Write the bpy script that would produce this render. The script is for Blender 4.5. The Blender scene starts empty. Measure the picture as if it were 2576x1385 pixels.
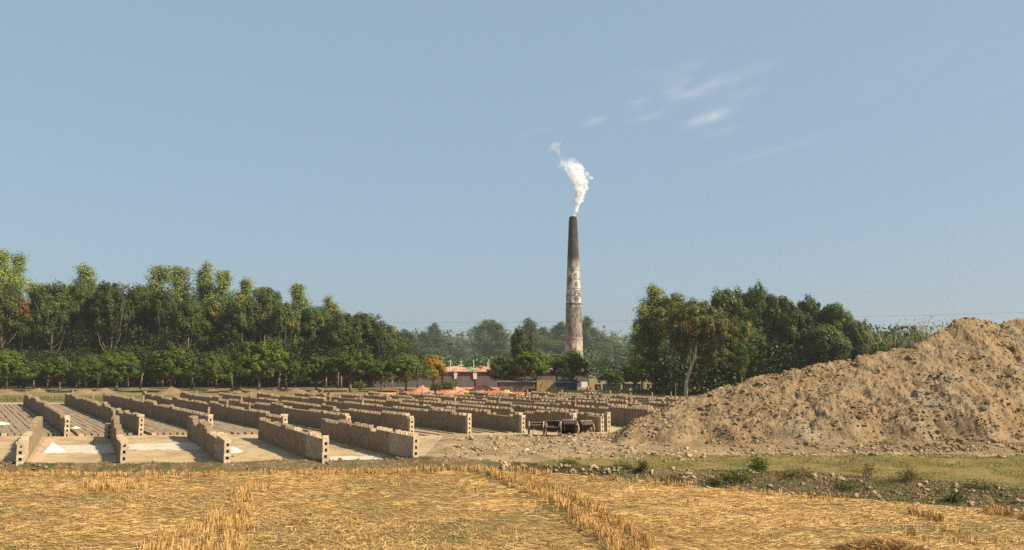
import bpy, math, random
import numpy as np
from math import radians, sin, cos, pi
from mathutils import Vector, Matrix

# ------------------------------------------------------------------ camera, sky, sun, exposure
S = bpy.context.scene
C = S.collection
CAM_H = 3.9
FPX = 2022.0                 # focal length in pixels of a 2576 px wide picture
TH = math.atan(219.5 / FPX)  # the camera looks up a little

cam_d = bpy.data.cameras.new('camera')
cam_d.sensor_width = 36.0
cam_d.lens = FPX / 2576 * 36.0
cam_d.clip_start = 0.1
cam_d.clip_end = 12000
cam = bpy.data.objects.new('camera', cam_d)
C.objects.link(cam)
cam.location = (0, 0, CAM_H)
cam.rotation_euler = (pi / 2 + TH, 0, 0)
S.camera = cam

SUN_EL, SUN_AZ = radians(40), radians(-23)      # azimuth measured from +x towards +y
sdir = Vector((cos(SUN_EL) * cos(SUN_AZ), cos(SUN_EL) * sin(SUN_AZ), sin(SUN_EL)))
sun_d = bpy.data.lights.new('sun', 'SUN')
sun_d.energy = 5.0
sun_d.angle = radians(0.55)
sun_d.color = (1.0, 0.89, 0.69)
sun = bpy.data.objects.new('sun', sun_d)
C.objects.link(sun)
sun.rotation_euler = sdir.to_track_quat('Z', 'Y').to_euler()
sun.location = (60, -40, 80)

W = bpy.data.worlds.new('World')
S.world = W
W.use_nodes = True
wn, wl = W.node_tree.nodes, W.node_tree.links
bg = wn['Background']
sky = wn.new('ShaderNodeTexSky')
sky.sky_type = 'NISHITA'
sky.sun_disc = False
sky.sun_elevation = SUN_EL
sky.sun_rotation = math.atan2(sdir.x, sdir.y)
sky.altitude = 0
sky.air_density = 1.0
sky.dust_density = 2.0
sky.ozone_density = 1.0
bg.inputs['Strength'].default_value = 0.068
# a few faint wisps of high cloud
tc = wn.new('ShaderNodeTexCoord')


def wmath(op, a, b=None):
    n = wn.new('ShaderNodeMath')
    n.operation = op
    for i, v in enumerate((a, b)):
        if v is None:
            continue
        if isinstance(v, (int, float)):
            n.inputs[i].default_value = v
        else:
            wl.new(v, n.inputs[i])
    return n.outputs[0]


sep = wn.new('ShaderNodeSeparateXYZ')
wl.new(tc.outputs['Generated'], sep.inputs[0])
az = wmath('ARCTAN2', sep.outputs['X'], sep.outputs['Y'])
el = wmath('ARCSINE', sep.outputs['Z'])
# rise of the streaks towards the right
el2 = wmath('SUBTRACT', el, wmath('MULTIPLY', az, 0.22))
cmb = wn.new('ShaderNodeCombineXYZ')
wl.new(wmath('MULTIPLY', az, 13.0), cmb.inputs[0])
wl.new(wmath('MULTIPLY', el2, 34.0), cmb.inputs[1])
wno = wn.new('ShaderNodeTexNoise')
wno.inputs['Scale'].default_value = 1.0
wno.inputs['Detail'].default_value = 7.0
wno.inputs['Roughness'].default_value = 0.62
wno.inputs['Distortion'].default_value = 0.5
wl.new(cmb.outputs[0], wno.inputs['Vector'])
wno2 = wn.new('ShaderNodeTexNoise')
wno2.inputs['Scale'].default_value = 3.4
wno2.inputs['Detail'].default_value = 6.0
wl.new(cmb.outputs[0], wno2.inputs['Vector'])
fib = wmath('ADD', 0.1, wmath('MULTIPLY', wno2.outputs['Fac'], 1.8))


def wisp(X, Y, sx, sy, amp):
    a0 = math.atan((X - 1288) / FPX)
    e0 = TH + math.atan((692.5 - Y) / FPX)
    dx = wmath('DIVIDE', wmath('SUBTRACT', az, a0), sx / FPX)
    dy = wmath('DIVIDE', wmath('SUBTRACT', el2, e0 - 0.22 * a0), sy / FPX)
    rr = wmath('ADD', wmath('MULTIPLY', dx, dx), wmath('MULTIPLY', dy, dy))
    return wmath('MULTIPLY', wmath('EXPONENT', wmath('MULTIPLY', rr, -1.0)), amp)


tot = None
for q in ((1725, 240, 36, 18, .9), (1820, 232, 100, 17, .8), (1615, 266, 32, 14, .6), (1790, 315, 45, 13, .85), (1880, 268, 60, 14, .4),
          (1500, 308, 26, 9, .75), (1640, 303, 50, 10, .35), (1960, 405, 95, 9, .38), (1750, 185, 45, 13, .35), (1360, 330, 50, 7, .2),
          (1860, 300, 60, 12, .35), (1830, 350, 40, 9, .25), (1600, 210, 120, 20, .12), (2540, 330, 60, 10, .2), (1700, 205, 60, 14, .25),
          (2300, 250, 160, 40, .08)):
    w_ = wisp(*q)
    tot = w_ if tot is None else wmath('ADD', tot, w_)
shp = wmath('MULTIPLY', wmath('MAXIMUM', wmath('SUBTRACT', wno.outputs['Fac'], 0.34), 0.0), 2.6)
cl = wmath('MULTIPLY', wmath('MULTIPLY', tot, shp), fib)
cl = wmath('MINIMUM', wmath('MULTIPLY', cl, 0.42), 0.36)
cmix = wn.new('ShaderNodeMix')
cmix.data_type = 'RGBA'
cmix.inputs['B'].default_value = (7.4, 7.2, 7.2, 1)
wl.new(cl, cmix.inputs['Factor'])
veil = wn.new('ShaderNodeMix')       # thin even high haze over the whole sky
veil.data_type = 'RGBA'
veil.inputs['Factor'].default_value = 0.72
veil.inputs['B'].default_value = (2.72, 3.80, 4.80, 1)
wl.new(sky.outputs[0], veil.inputs['A'])
wl.new(veil.outputs['Result'], cmix.inputs['A'])
wl.new(cmix.outputs['Result'], bg.inputs['Color'])

S.view_settings.view_transform = 'Standard'
S.view_settings.look = 'None'
S.view_settings.exposure = 0.95
S.view_settings.gamma = 1.0
S.view_settings.use_curve_mapping = False
S.render.engine = 'CYCLES'
S.cycles.use_denoising = False
S.cycles.max_bounces = 10
S.cycles.diffuse_bounces = 3
S.cycles.glossy_bounces = 2
S.cycles.transmission_bounces = 3
S.cycles.transparent_max_bounces = 8
S.cycles.volume_bounces = 4
S.cycles.caustics_reflective = False
S.cycles.caustics_refractive = False

# ------------------------------------------------------------------ helpers
rng = np.random.default_rng(7)
random.seed(7)


def ray(X, Y):
    px, py = (X - 1288) / FPX, (692.5 - Y) / FPX
    return np.array([px, cos(TH) - py * sin(TH), sin(TH) + py * cos(TH)])


def G(X, Y, z=0.0):
    """where the sight line through a point of the photograph meets the level z"""
    d = ray(X, Y)
    t = (z - CAM_H) / d[2]
    return np.array([d[0] * t, d[1] * t, z])


def D(X, Y, y):
    """the point of the sight line at distance y"""
    d = ray(X, Y)
    t = y / d[1]
    return np.array([d[0] * t, y, CAM_H + d[2] * t])


def hsh(ix, iy, s):
    n = (ix.astype(np.int64) * 374761393 + iy.astype(np.int64) * 668265263 + s * 1274126177) & 0x7fffffff
    n = ((n ^ (n >> 13)) * 1274126177) & 0x7fffffff
    n = (n ^ (n >> 16)) & 0x7fffffff
    return n / float(0x7fffffff)


def vn(x, y, s=0):
    ix, iy = np.floor(x), np.floor(y)
    fx, fy = x - ix, y - iy
    fx = fx * fx * (3 - 2 * fx)
    fy = fy * fy * (3 - 2 * fy)
    a, b = hsh(ix, iy, s), hsh(ix + 1, iy, s)
    c, d = hsh(ix, iy + 1, s), hsh(ix + 1, iy + 1, s)
    return (a + (b - a) * fx) * (1 - fy) + (c + (d - c) * fx) * fy


def fbm(x, y, s=0, o=4, g=.5):
    x, y = np.asarray(x, float), np.asarray(y, float)
    r, a, t = 0.0, 1.0, 0.0
    for i in range(o):
        r = r + a * vn(x * 2 ** i + 17.3 * i, y * 2 ** i - 9.1 * i, s + i)
        t += a
        a *= g
    return r / t


def ss(a, b, x):
    t = np.clip((np.asarray(x, float) - a) / (b - a), 0, 1)
    return t * t * (3 - 2 * t)


def mesh_np(name, V, F, mats=None, rnd=None, smooth=False, mi=None):
    V = np.ascontiguousarray(V, dtype=np.float32)
    F = np.ascontiguousarray(F, dtype=np.int32)
    me = bpy.data.meshes.new(name)
    n, k = F.shape
    me.vertices.add(len(V))
    me.vertices.foreach_set('co', V.ravel())
    me.loops.add(n * k)
    me.loops.foreach_set('vertex_index', F.ravel())
    me.polygons.add(n)
    me.polygons.foreach_set('loop_start', np.arange(0, n * k, k, dtype=np.int32))
    me.polygons.foreach_set('loop_total', np.full(n, k, dtype=np.int32))
    if mats:
        for m in (mats if isinstance(mats, (list, tuple)) else [mats]):
            me.materials.append(m)
    if mi is not None:
        me.polygons.foreach_set('material_index', np.asarray(mi, dtype=np.int32))
    if rnd is not None:
        at = me.attributes.new('rnd', 'FLOAT', 'FACE')
        at.data.foreach_set('value', np.asarray(rnd, dtype=np.float32))
    me.polygons.foreach_set('use_smooth', np.full(n, bool(smooth)))
    me.update(calc_edges=True)
    return me


def ob(name, data, parent=None, loc=None, rot=None, scale=None, **props):
    o = bpy.data.objects.new(name, data)
    C.objects.link(o)
    if parent:
        o.parent = parent
    if loc is not None:
        o.location = loc
    if rot is not None:
        o.rotation_euler = rot
    if scale is not None:
        o.scale = scale
    for k_, v_ in props.items():
        o[k_] = v_
    return o


def thing(name, label, cat, loc=(0, 0, 0), rz=0, group=None, scale=None, data=None):
    o = ob(name, data, None, loc, (0, 0, rz), scale)
    o['label'] = label
    o['category'] = cat
    if group:
        o['group'] = group
    return o


BOXF = np.array([[0, 3, 2, 1], [4, 5, 6, 7], [0, 1, 5, 4], [1, 2, 6, 5], [2, 3, 7, 6], [3, 0, 4, 7]])
BOXV = np.array([[-1, -1, -1], [1, -1, -1], [1, 1, -1], [-1, 1, -1], [-1, -1, 1], [1, -1, 1], [1, 1, 1], [-1, 1, 1]], float)


def boxes(cen, half, yaw, jit=0.0, tilt=None):
    """many boxes at once -> V, F"""
    cen, half, yaw = np.asarray(cen, float), np.asarray(half, float), np.asarray(yaw, float)
    n = len(cen)
    half = np.broadcast_to(half, (n, 3))
    v = BOXV[None] * half[:, None, :]
    if jit:
        v = v + rng.normal(0, jit, v.shape)
    if tilt is not None:
        ct, st = np.cos(tilt)[:, None], np.sin(tilt)[:, None]
        v = np.stack([v[..., 0] * ct + v[..., 2] * st, v[..., 1], -v[..., 0] * st + v[..., 2] * ct], -1)
    c, s = np.cos(yaw)[:, None], np.sin(yaw)[:, None]
    v = np.stack([v[..., 0] * c - v[..., 1] * s, v[..., 0] * s + v[..., 1] * c, v[..., 2]], -1) + cen[:, None, :]
    F = (BOXF[None] + (np.arange(n) * 8)[:, None, None]).reshape(-1, 4)
    return v.reshape(-1, 3), F


def one_box(x0, x1, y0, y1, z0, z1):
    return boxes([[(x0 + x1) / 2, (y0 + y1) / 2, (z0 + z1) / 2]], [[(x1 - x0) / 2, (y1 - y0) / 2, (z1 - z0) / 2]], [0])


def cat_vf(parts):
    Vs, Fs, o = [], [], 0
    for v, f in parts:
        Vs.append(np.asarray(v, float))
        Fs.append(np.asarray(f) + o)
        o += len(v)
    return np.concatenate(Vs), np.concatenate(Fs)


def tube(path, radii, n=7):
    path = np.asarray(path, float)
    m = len(path)
    t = np.gradient(path, axis=0)
    t /= np.linalg.norm(t, axis=1)[:, None] + 1e-9
    up = np.array([0.13, 1, 0.07])
    a = np.cross(t, up)
    bad = np.linalg.norm(a, axis=1) < .2
    a[bad] = np.cross(t[bad], np.array([1, 0, 0.1]))
    a /= np.linalg.norm(a, axis=1)[:, None]
    b = np.cross(t, a)
    ang = np.linspace(0, 2 * pi, n, endpoint=False)
    R = np.asarray(radii, float)[:, None, None]
    v = path[:, None, :] + R * (np.cos(ang)[None, :, None] * a[:, None, :] + np.sin(ang)[None, :, None] * b[:, None, :])
    F = []
    for i in range(m - 1):
        for j in range(n):
            k = (j + 1) % n
            F.append([i * n + j, i * n + k, (i + 1) * n + k, (i + 1) * n + j])
    v = v.reshape(-1, 3)
    # cap
    top = len(v)
    v = np.vstack([v, path[-1], path[0]])
    for j in range(n):
        k = (j + 1) % n
        F.append([(m - 1) * n + j, (m - 1) * n + k, top, top])
        F.append([k, j, top + 1, top + 1])
    return v, np.array(F)


def lathe(prof, n=48):
    ang = np.linspace(0, 2 * pi, n, endpoint=False)
    v = np.array([[r * cos(a), r * sin(a), z] for r, z in prof for a in ang])
    F = []
    for i in range(len(prof) - 1):
        for j in range(n):
            k = (j + 1) % n
            F.append([i * n + j, i * n + k, (i + 1) * n + k, (i + 1) * n + j])
    return v, np.array(F)


def fixq(F):
    return F


def mesh_vf(name, VF, mat, smooth=False, rnd=None):
    """like mesh_np, degenerate quads become triangles"""
    V, F = VF
    me = bpy.data.meshes.new(name)
    faces = [tuple(f) if f[2] != f[3] else tuple(f[:3]) for f in F.tolist()]
    me.from_pydata([tuple(p) for p in V.tolist()], [], faces)
    if mat:
        me.materials.append(mat)
    if smooth:
        me.polygons.foreach_set('use_smooth', np.ones(len(faces), dtype=bool))
    if rnd is not None:
        at = me.attributes.new('rnd', 'FLOAT', 'FACE')
        at.data.foreach_set('value', np.asarray(rnd, dtype=np.float32))
    me.update()
    return me


# ------------------------------------------------------------------ materials
def mat(name, c1, c2, scale=2.0, detail=5, rough=.9, bump=0.0, bscale=30, rnd=0.0, c3=None, s3=.4, t3=(.5, .62), coord='world',
        orand=0.0, spec=.25, stretch=None, lo=.35, hi=.65, c4=None, s4=6, t4=(.6, .68)):
    m = bpy.data.materials.new(name)
    m.use_nodes = True
    N, L = m.node_tree.nodes, m.node_tree.links
    b = N['Principled BSDF']
    b.inputs['Roughness'].default_value = rough
    b.inputs['Specular IOR Level'].default_value = spec
    if coord == 'world':
        g = N.new('ShaderNodeNewGeometry').outputs['Position']
    else:
        g = N.new('ShaderNodeTexCoord').outputs['Object']
    if stretch:
        mp = N.new('ShaderNodeMapping')
        mp.inputs['Scale'].default_value = stretch
        L.new(g, mp.inputs['Vector'])
        g = mp.outputs[0]

    def noise(sc, dt, ro=.6):
        n = N.new('ShaderNodeTexNoise')
        n.inputs['Scale'].default_value = sc
        n.inputs['Detail'].default_value = dt
        n.inputs['Roughness'].default_value = ro
        L.new(g, n.inputs['Vector'])
        return n.outputs['Fac']

    def mapr(f, a, b_, c=0, d=1):
        r = N.new('ShaderNodeMapRange')
        for i, v in enumerate((a, b_, c, d)):
            r.inputs[i + 1].default_value = v
        L.new(f, r.inputs[0])
        return r.outputs[0]

    def mix(f, A, B, mode='MIX'):
        x = N.new('ShaderNodeMix')
        x.data_type = 'RGBA'
        x.blend_type = mode
        if isinstance(f, (int, float)):
            x.inputs['Factor'].default_value = f
        else:
            L.new(f, x.inputs['Factor'])
        for s_, v in (('A', A), ('B', B)):
            if isinstance(v, tuple):
                x.inputs[s_].default_value = (*v, 1)
            else:
                L.new(v, x.inputs[s_])
        return x.outputs['Result']

    col = mix(mapr(noise(scale, detail), lo, hi), c1, c2)
    if c3:
        col = mix(mapr(noise(s3, 4), *t3), col, c3)
    if c4:
        col = mix(mapr(noise(s4, 5, .7), *t4), col, c4)
    if rnd:
        at = N.new('ShaderNodeAttribute')
        at.attribute_name = 'rnd'
        v = mapr(at.outputs['Fac'], 0, 1, 1 - rnd, 1 + rnd)
        cb = N.new('ShaderNodeCombineColor')
        for i in range(3):
            L.new(v, cb.inputs[i])
        col = mix(1.0, col, cb.outputs[0], 'MULTIPLY')
    if orand:
        oi = N.new('ShaderNodeObjectInfo')
        v = mapr(oi.outputs['Random'], 0, 1, 1 - orand, 1 + orand)
        cb = N.new('ShaderNodeCombineColor')
        for i in range(3):
            L.new(v, cb.inputs[i])
        col = mix(1.0, col, cb.outputs[0], 'MULTIPLY')
    L.new(col, b.inputs['Base Color'])
    if bump:
        bp = N.new('ShaderNodeBump')
        bp.inputs['Strength'].default_value = bump
        bp.inputs['Distance'].default_value = 1.0 / bscale
        L.new(noise(bscale, 5), bp.inputs['Height'])
        L.new(bp.outputs[0], b.inputs['Normal'])
    return m


def leafmat(name, c1, c2, c3=None, yellow=None, ythr=(.6, .66), ys=.25, trans=.28, rough=.5, orand=.18):
    m = bpy.data.materials.new(name)
    m.use_nodes = True
    N, L = m.node_tree.nodes, m.node_tree.links
    b = N['Principled BSDF']
    out = N['Material Output']
    b.inputs['Roughness'].default_value = rough
    b.inputs['Specular IOR Level'].default_value = .15
    at = N.new('ShaderNodeAttribute')
    at.attribute_name = 'rnd'
    cr = N.new('ShaderNodeValToRGB')
    e = cr.color_ramp.elements
    e[0].color = (*c1, 1)
    e[1].color = (*c2, 1)
    if c3:
        x = cr.color_ramp.elements.new(.86)
        x.color = (*c2, 1)
        e[-1].color = (*c3, 1)
    L.new(at.outputs['Fac'], cr.inputs[0])
    col = cr.outputs[0]
    if yellow:
        tcn = N.new('ShaderNodeTexCoord')
        oi2 = N.new('ShaderNodeObjectInfo')
        ad = N.new('ShaderNodeVectorMath')
        ad.operation = 'MULTIPLY_ADD'
        L.new(oi2.outputs['Random'], ad.inputs[0])
        ad.inputs[1].default_value = (30, 17, 5)
        L.new(tcn.outputs['Object'], ad.inputs[2])
        n = N.new('ShaderNodeTexNoise')
        n.inputs['Scale'].default_value = ys
        n.inputs['Detail'].default_value = 2
        L.new(ad.outputs[0], n.inputs['Vector'])
        r = N.new('ShaderNodeMapRange')
        r.inputs[1].default_value, r.inputs[2].default_value = ythr
        L.new(n.outputs['Fac'], r.inputs[0])
        mx = N.new('ShaderNodeMix')
        mx.data_type = 'RGBA'
        L.new(r.outputs[0], mx.inputs['Factor'])
        L.new(col, mx.inputs['A'])
        mx.inputs['B'].default_value = (*yellow, 1)
        col = mx.outputs['Result']
    if orand:
        oi = N.new('ShaderNodeObjectInfo')
        r = N.new('ShaderNodeMapRange')
        r.inputs[3].default_value, r.inputs[4].default_value = 1 - orand, 1 + orand
        L.new(oi.outputs['Random'], r.inputs[0])
        mx = N.new('ShaderNodeMix')
        mx.data_type = 'RGBA'
        mx.blend_type = 'MULTIPLY'
        mx.inputs['Factor'].default_value = 1
        cb = N.new('ShaderNodeCombineColor')
        for i in range(3):
            L.new(r.outputs[0], cb.inputs[i])
        L.new(col, mx.inputs['A'])
        L.new(cb.outputs[0], mx.inputs['B'])
        col = mx.outputs['Result']
    L.new(col, b.inputs['Base Color'])
    tr = N.new('ShaderNodeBsdfTranslucent')
    L.new(col, tr.inputs['Color'])
    ms = N.new('ShaderNodeMixShader')
    ms.inputs[0].default_value = trans
    L.new(b.outputs[0], ms.inputs[1])
    L.new(tr.outputs[0], ms.inputs[2])
    L.new(ms.outputs[0], out.inputs['Surface'])
    return m


m_field = mat('field soil', (.14, .078, .024), (.25, .145, .045), 5, bump=.6, bscale=25, c3=(.11, .09, .025), s3=.35, t3=(.48, .66), c4=(.06, .035, .015), s4=14, t4=(.58, .7))
m_verge = mat('verge soil', (.135, .10, .022), (.21, .145, .045), 3, bump=.5, bscale=20, c3=(.10, .095, .022), s3=.5, t3=(.46, .62), c4=(.28, .21, .12), s4=1.2, t4=(.6, .7))
m_bank = mat('bank soil', (.09, .06, .025), (.19, .12, .06), 4, bump=.8, bscale=14, c3=(.07, .07, .018), s3=1.2, t3=(.48, .62), c4=(.29, .21, .13), s4=5, t4=(.58, .66))
m_yard = mat('yard clay', (.33, .235, .125), (.41, .30, .17), 1.3, bump=.4, bscale=18, c3=(.27, .19, .10), s3=.6, t3=(.48, .62), c4=(.45, .37, .25), s4=.8, t4=(.6, .72))
m_rough = mat('rough clay', (.24, .16, .08), (.32, .225, .12), 2.5, bump=.8, bscale=12, c3=(.18, .125, .06), s3=.6, t3=(.5, .62), c4=(.36, .27, .165), s4=3.5, t4=(.6, .68))
m_far = mat('far ground', (.14, .10, .035), (.21, .145, .06), .8, bump=.4, bscale=4, c3=(.13, .13, .045), s3=.18, t3=(.45, .6), c4=(.45, .34, .2), s4=.35, t4=(.58, .68))
m_red = mat('brick dust', (.34, .08, .028), (.40, .125, .05), 1.0, bump=.5, bscale=4, c3=(.58, .30, .17), s3=.35, t3=(.5, .6), c4=(.28, .08, .05), s4=.8, t4=(.62, .7))
m_pinkdust = mat('pink dust', (.36, .155, .09), (.44, .23, .15), 1.2, bump=.3, bscale=8)
m_brick_shaded = mat('unfired brick', (.20, .142, .088), (.285, .21, .135), 6, bump=.25, bscale=90, rnd=.2, c3=(.22, .15, .09), s3=.8, t3=(.5, .62))  # bulk bricks darkened; shade of the row sides is in the colour
m_brick_sunlit = mat('unfired brick sunlit', (.36, .27, .175), (.46, .355, .24), 6, bump=.25, bscale=90, orand=.14)  # end and loose top bricks lightened; sunlight is in the colour
m_bed = mat('laid brick', (.20, .145, .09), (.26, .19, .12), 3, bump=.5, bscale=25, rnd=.14, c3=(.22, .155, .1), s3=1.5)
m_bedred = mat('fired brick', (.46, .22, .12), (.54, .3, .18), 5, bump=.3, rnd=.1)
m_sand = mat('white sand', (.41, .37, .28), (.49, .44, .35), 5, bump=.3, bscale=30, c3=(.32, .27, .185), s3=2.0, t3=(.52, .7))
m_whitesand = mat('heaped white sand', (.42, .40, .345), (.50, .475, .415), 6, bump=.3, bscale=30)
m_mound = mat('heap clay', (.18, .115, .056), (.245, .165, .086), .9, bump=.8, bscale=14, c3=(.23, .185, .12), s3=.28, t3=(.56, .70), c4=(.16, .098, .044), s4=2.2, t4=(.6, .7))
m_clod = mat('clod', (.15, .098, .048), (.24, .168, .092), 1.2, bump=.6, bscale=20, rnd=.25)
m_palec = mat('pale clod', (.23, .16, .085), (.34, .255, .15), 1.2, bump=.5, bscale=20, rnd=.25)
m_heap = mat('soil heap', (.17, .10, .055), (.24, .15, .085), 1.5, bump=.6, bscale=8)
m_straw = mat('straw', (.385, .23, .074), (.58, .37, .135), 2.5, rough=.6, rnd=.35, spec=.3)
m_stub = mat('stubble', (.38, .215, .07), (.55, .34, .13), 2.5, rough=.6, rnd=.35, spec=.3)
m_drystraw = mat('dry straw', (.24, .125, .045), (.40, .24, .09), 3, rough=.7, rnd=.35)
m_grass = leafmat('grass blade', (.08, .085, .010), (.16, .14, .022), (.30, .21, .06), orand=0)
m_bark = mat('bark', (.10, .075, .05), (.19, .145, .10), 3, bump=.6, bscale=12, coord='object', orand=.3)
m_barkpale = mat('pale bark', (.24, .19, .14), (.36, .30, .235), 3, bump=.5, bscale=10, coord='object', orand=.15)
m_barkred = mat('reddish bark', (.25, .12, .06), (.33, .18, .10), 3, bump=.4, coord='object')
m_twig = mat('twig', (.16, .11, .06), (.28, .2, .11), 5, coord='object')
m_wood = mat('dark wood', (.02, .01, .008), (.045, .022, .016), 5, rough=.6, bump=.3, coord='object')
m_woodp = mat('worn wood', (.28, .2, .13), (.4, .3, .2), 6, rough=.7, bump=.3, coord='object')
m_pole = mat('bamboo pole', (.42, .36, .22), (.58, .5, .34), 4, rough=.6, coord='object')
m_black = mat('black rubber', (.012, .012, .012), (.03, .028, .025), 5, rough=.7)
m_wire = mat('cable', (.03, .03, .035), (.05, .05, .055), 1, rough=.5)

l_round = leafmat('orchard leaf', (.030, .052, .006), (.105, .135, .015), (.21, .21, .04), orand=.22)
l_orange = leafmat('turning leaf', (.11, .12, .015), (.28, .19, .02), (.40, .17, .03), yellow=(.32, .13, .02), ythr=(.5, .6), ys=.5)
l_broad = leafmat('broad leaf', (.026, .040, .008), (.09, .11, .02), (.18, .18, .04), yellow=(.26, .19, .02), ythr=(.665, .71), ys=.22, orand=.28)
l_shade = leafmat('shaded leaf', (.018, .030, .006), (.055, .075, .014), (.10, .12, .03), orand=0)  # darker leaf copy, shade inside the woods put into its colour
l_bank = leafmat('bank weed leaf', (.06, .06, .012), (.14, .115, .03), (.22, .15, .05), orand=0)
l_brown = leafmat('browning leaf', (.026, .036, .008), (.08, .085, .02), (.17, .13, .035), yellow=(.17, .065, .016), ythr=(.46, .54), ys=.16)
l_euca = leafmat('feathery leaf', (.15, .185, .035), (.27, .31, .07), (.36, .37, .1), trans=.35, orand=.2)
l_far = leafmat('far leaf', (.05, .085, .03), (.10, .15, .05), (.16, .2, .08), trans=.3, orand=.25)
l_bright = leafmat('bright leaf', (.035, .07, .008), (.08, .13, .018), (.16, .21, .035), trans=.35, yellow=(.33, .22, .02), ythr=(.66, .7), ys=.4)
l_olive = leafmat('olive leaf', (.05, .06, .012), (.12, .115, .026), (.22, .18, .05), yellow=(.30, .19, .02), ythr=(.64, .69), ys=.33)
l_bamboo = leafmat('bamboo leaf', (.08, .10, .03), (.16, .18, .06), (.25, .25, .1), trans=.35)
l_weed = leafmat('weed leaf', (.04, .06, .008), (.10, .12, .02), (.2, .18, .04), orand=.1)
l_dry = leafmat('dry weed', (.10, .055, .02), (.2, .12, .045), (.28, .18, .07), orand=.1)

# ------------------------------------------------------------------ ground
pf = [G(-600, 1192, -.15), G(0, 1192, -.15), G(600, 1190, -.15), G(1050, 1187, -.17), G(1250, 1190, -.2), G(1500, 1203, -.25), G(1800, 1228, -.32),
      G(2100, 1253, -.38), G(2400, 1278, -.4), G(2576, 1293, -.4), G(3100, 1340, -.4)]
pt = [G(-600, 1172, .1), G(0, 1174, .1), G(600, 1168, .08), G(1050, 1158, .06), G(1250, 1168, .0), G(1500, 1182, 0), G(1800, 1188, 0),
      G(2100, 1196, 0), G(2400, 1218, 0), G(2576, 1236, 0), G(3100, 1290, 0)]


def poly_y(P, x):
    P = sorted(P, key=lambda q: q[0])
    return np.interp(x, [q[0] for q in P], [q[1] for q in P])


def field_edge(x):
    return poly_y(pf, x) + .25 * (fbm(np.asarray(x) * .6, np.zeros_like(x) + 3.3, 5, 3) - .5)


def bank_top(x):
    return np.maximum(poly_y(pt, x), poly_y(pf, x) + .5)


def field_z(x):
    return -.15 - .25 * ss(0, 10, x)


# low earth ridges between the plots of the field
ridges = [[G(1205, 1195, -.2), G(1290, 1228, -.25), G(1420, 1300, -.25), G(1530, 1385, -.25), G(1700, 1520, -.25)],
          [G(640, 1205, -.15), G(600, 1255, -.15), G(560, 1330, -.15), G(470, 1440, -.15)]]


def seg_dist(x, y, P):
    d = np.full(np.shape(x), 1e9)
    for a, b in zip(P[:-1], P[1:]):
        vx, vy = b[0] - a[0], b[1] - a[1]
        t = np.clip(((x - a[0]) * vx + (y - a[1]) * vy) / (vx * vx + vy * vy), 0, 1)
        d = np.minimum(d, np.hypot(x - a[0] - t * vx, y - a[1] - t * vy))
    return d


def H(x, y):
    x, y = np.asarray(x, float), np.asarray(y, float)
    fe, bt = field_edge(x), bank_top(x)
    zf = field_z(x) + .05 * (fbm(x * .7, y * .7, 11, 3) - .5)
    for R_ in ridges[:1]:
        zf = zf + .10 * np.exp(-(seg_dist(x, y, R_) / .28) ** 2)
    t = ss(0, 1, (y - fe) / (bt - fe))
    left = 1 - ss(-3, 1.5, x)
    crest = (.13 * left + .03) * np.exp(-((y - bt) / .5) ** 2) * (.5 + fbm(x * .9, y * .9, 23, 3))
    yard = .012 * (fbm(x * 1.5, y * 1.5, 31, 3) - .5)
    rub = ss(-4.2, -2.8, x + (43 - y) * .0) * ss(31.5, 33, y) * (1 - ss(42.5, 44.0, y)) * (1 - ss(30, 34, x))
    r1 = rub * (.24 * (fbm(x * .8, y * .8, 41, 4) - .45) + .10 * (fbm(x * 3, y * 3, 43, 3) - .5))
    far = .25 * ss(77, 95, y) * (fbm(x * .12, y * .12, 51, 4) - .5)
    bankn = .25 * (fbm(x * 2.2, y * 2.2, 61, 4) - .5) * np.exp(-((t - .5) / .32) ** 2) * ss(-1, 4, x)
    verge = .04 * (fbm(x * 1.1, y * 1.1, 71, 3) - .5) * ss(0, .6, y - bt)
    z = zf * (1 - t) + (yard + crest + r1 + far + verge) * t + bankn
    return z


def grow(start, stop, step, g):
    r = [start]
    while r[-1] < stop:
        step *= g
        r.append(r[-1] + step)
    return r


gx = np.concatenate([-np.array(grow(24, 2500, .2, 1.09))[::-1], np.arange(-23.9, 30, .17), grow(30.1, 2500, .2, 1.09)])
gy = np.concatenate([np.linspace(-60, 8, 12), np.arange(9, 46, .17), grow(46.2, 90, .22, 1.012), grow(91.5, 2600, 1.4, 1.045)])
XX, YY = np.meshgrid(gx, gy)
ZZ = H(XX, YY)
nx_, ny_ = len(gx), len(gy)
gv = np.stack([XX, YY, ZZ], -1).reshape(-1, 3)
ii = np.arange(ny_ - 1)[:, None] * nx_ + np.arange(nx_ - 1)[None]
gf = np.stack([ii, ii + 1, ii + nx_ + 1, ii + nx_], -1).reshape(-1, 4)
fc = gv[gf].mean(1)
fx, fy = fc[:, 0], fc[:, 1]
fe_, bt_ = field_edge(fx), bank_top(fx)
nse = fbm(fx * .8, fy * .8, 81, 3) - .5
cls = np.full(len(fc), 5)
cls[fy < 78 + 3 * nse] = 3
vback = np.interp(fx, [-60, -4, -2.5, 3, 6, 40], [0, 0, 31.5, 33.0, 34.4, 34.6])
cls[(fx > -3.6) & (fy < 44 + nse) & (fx < 40)] = 4
cls[(fy < bt_ + .55 + 1.0 * nse)] = 2
cls[(fy < vback + 1.5 * nse) & (fy >= bt_ + .15)] = 1
cls[fy < fe_] = 0
r0, r1_ = G(1035, 978), G(1345, 992)
red_c = (fx - (r0[0] + r1_[0]) / 2) / 10.5, (fy - 106) / 27
cls[(red_c[0] ** 2 + red_c[1] ** 2 < 1 + 1.2 * nse) & (fy > 80)] = 6
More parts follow.
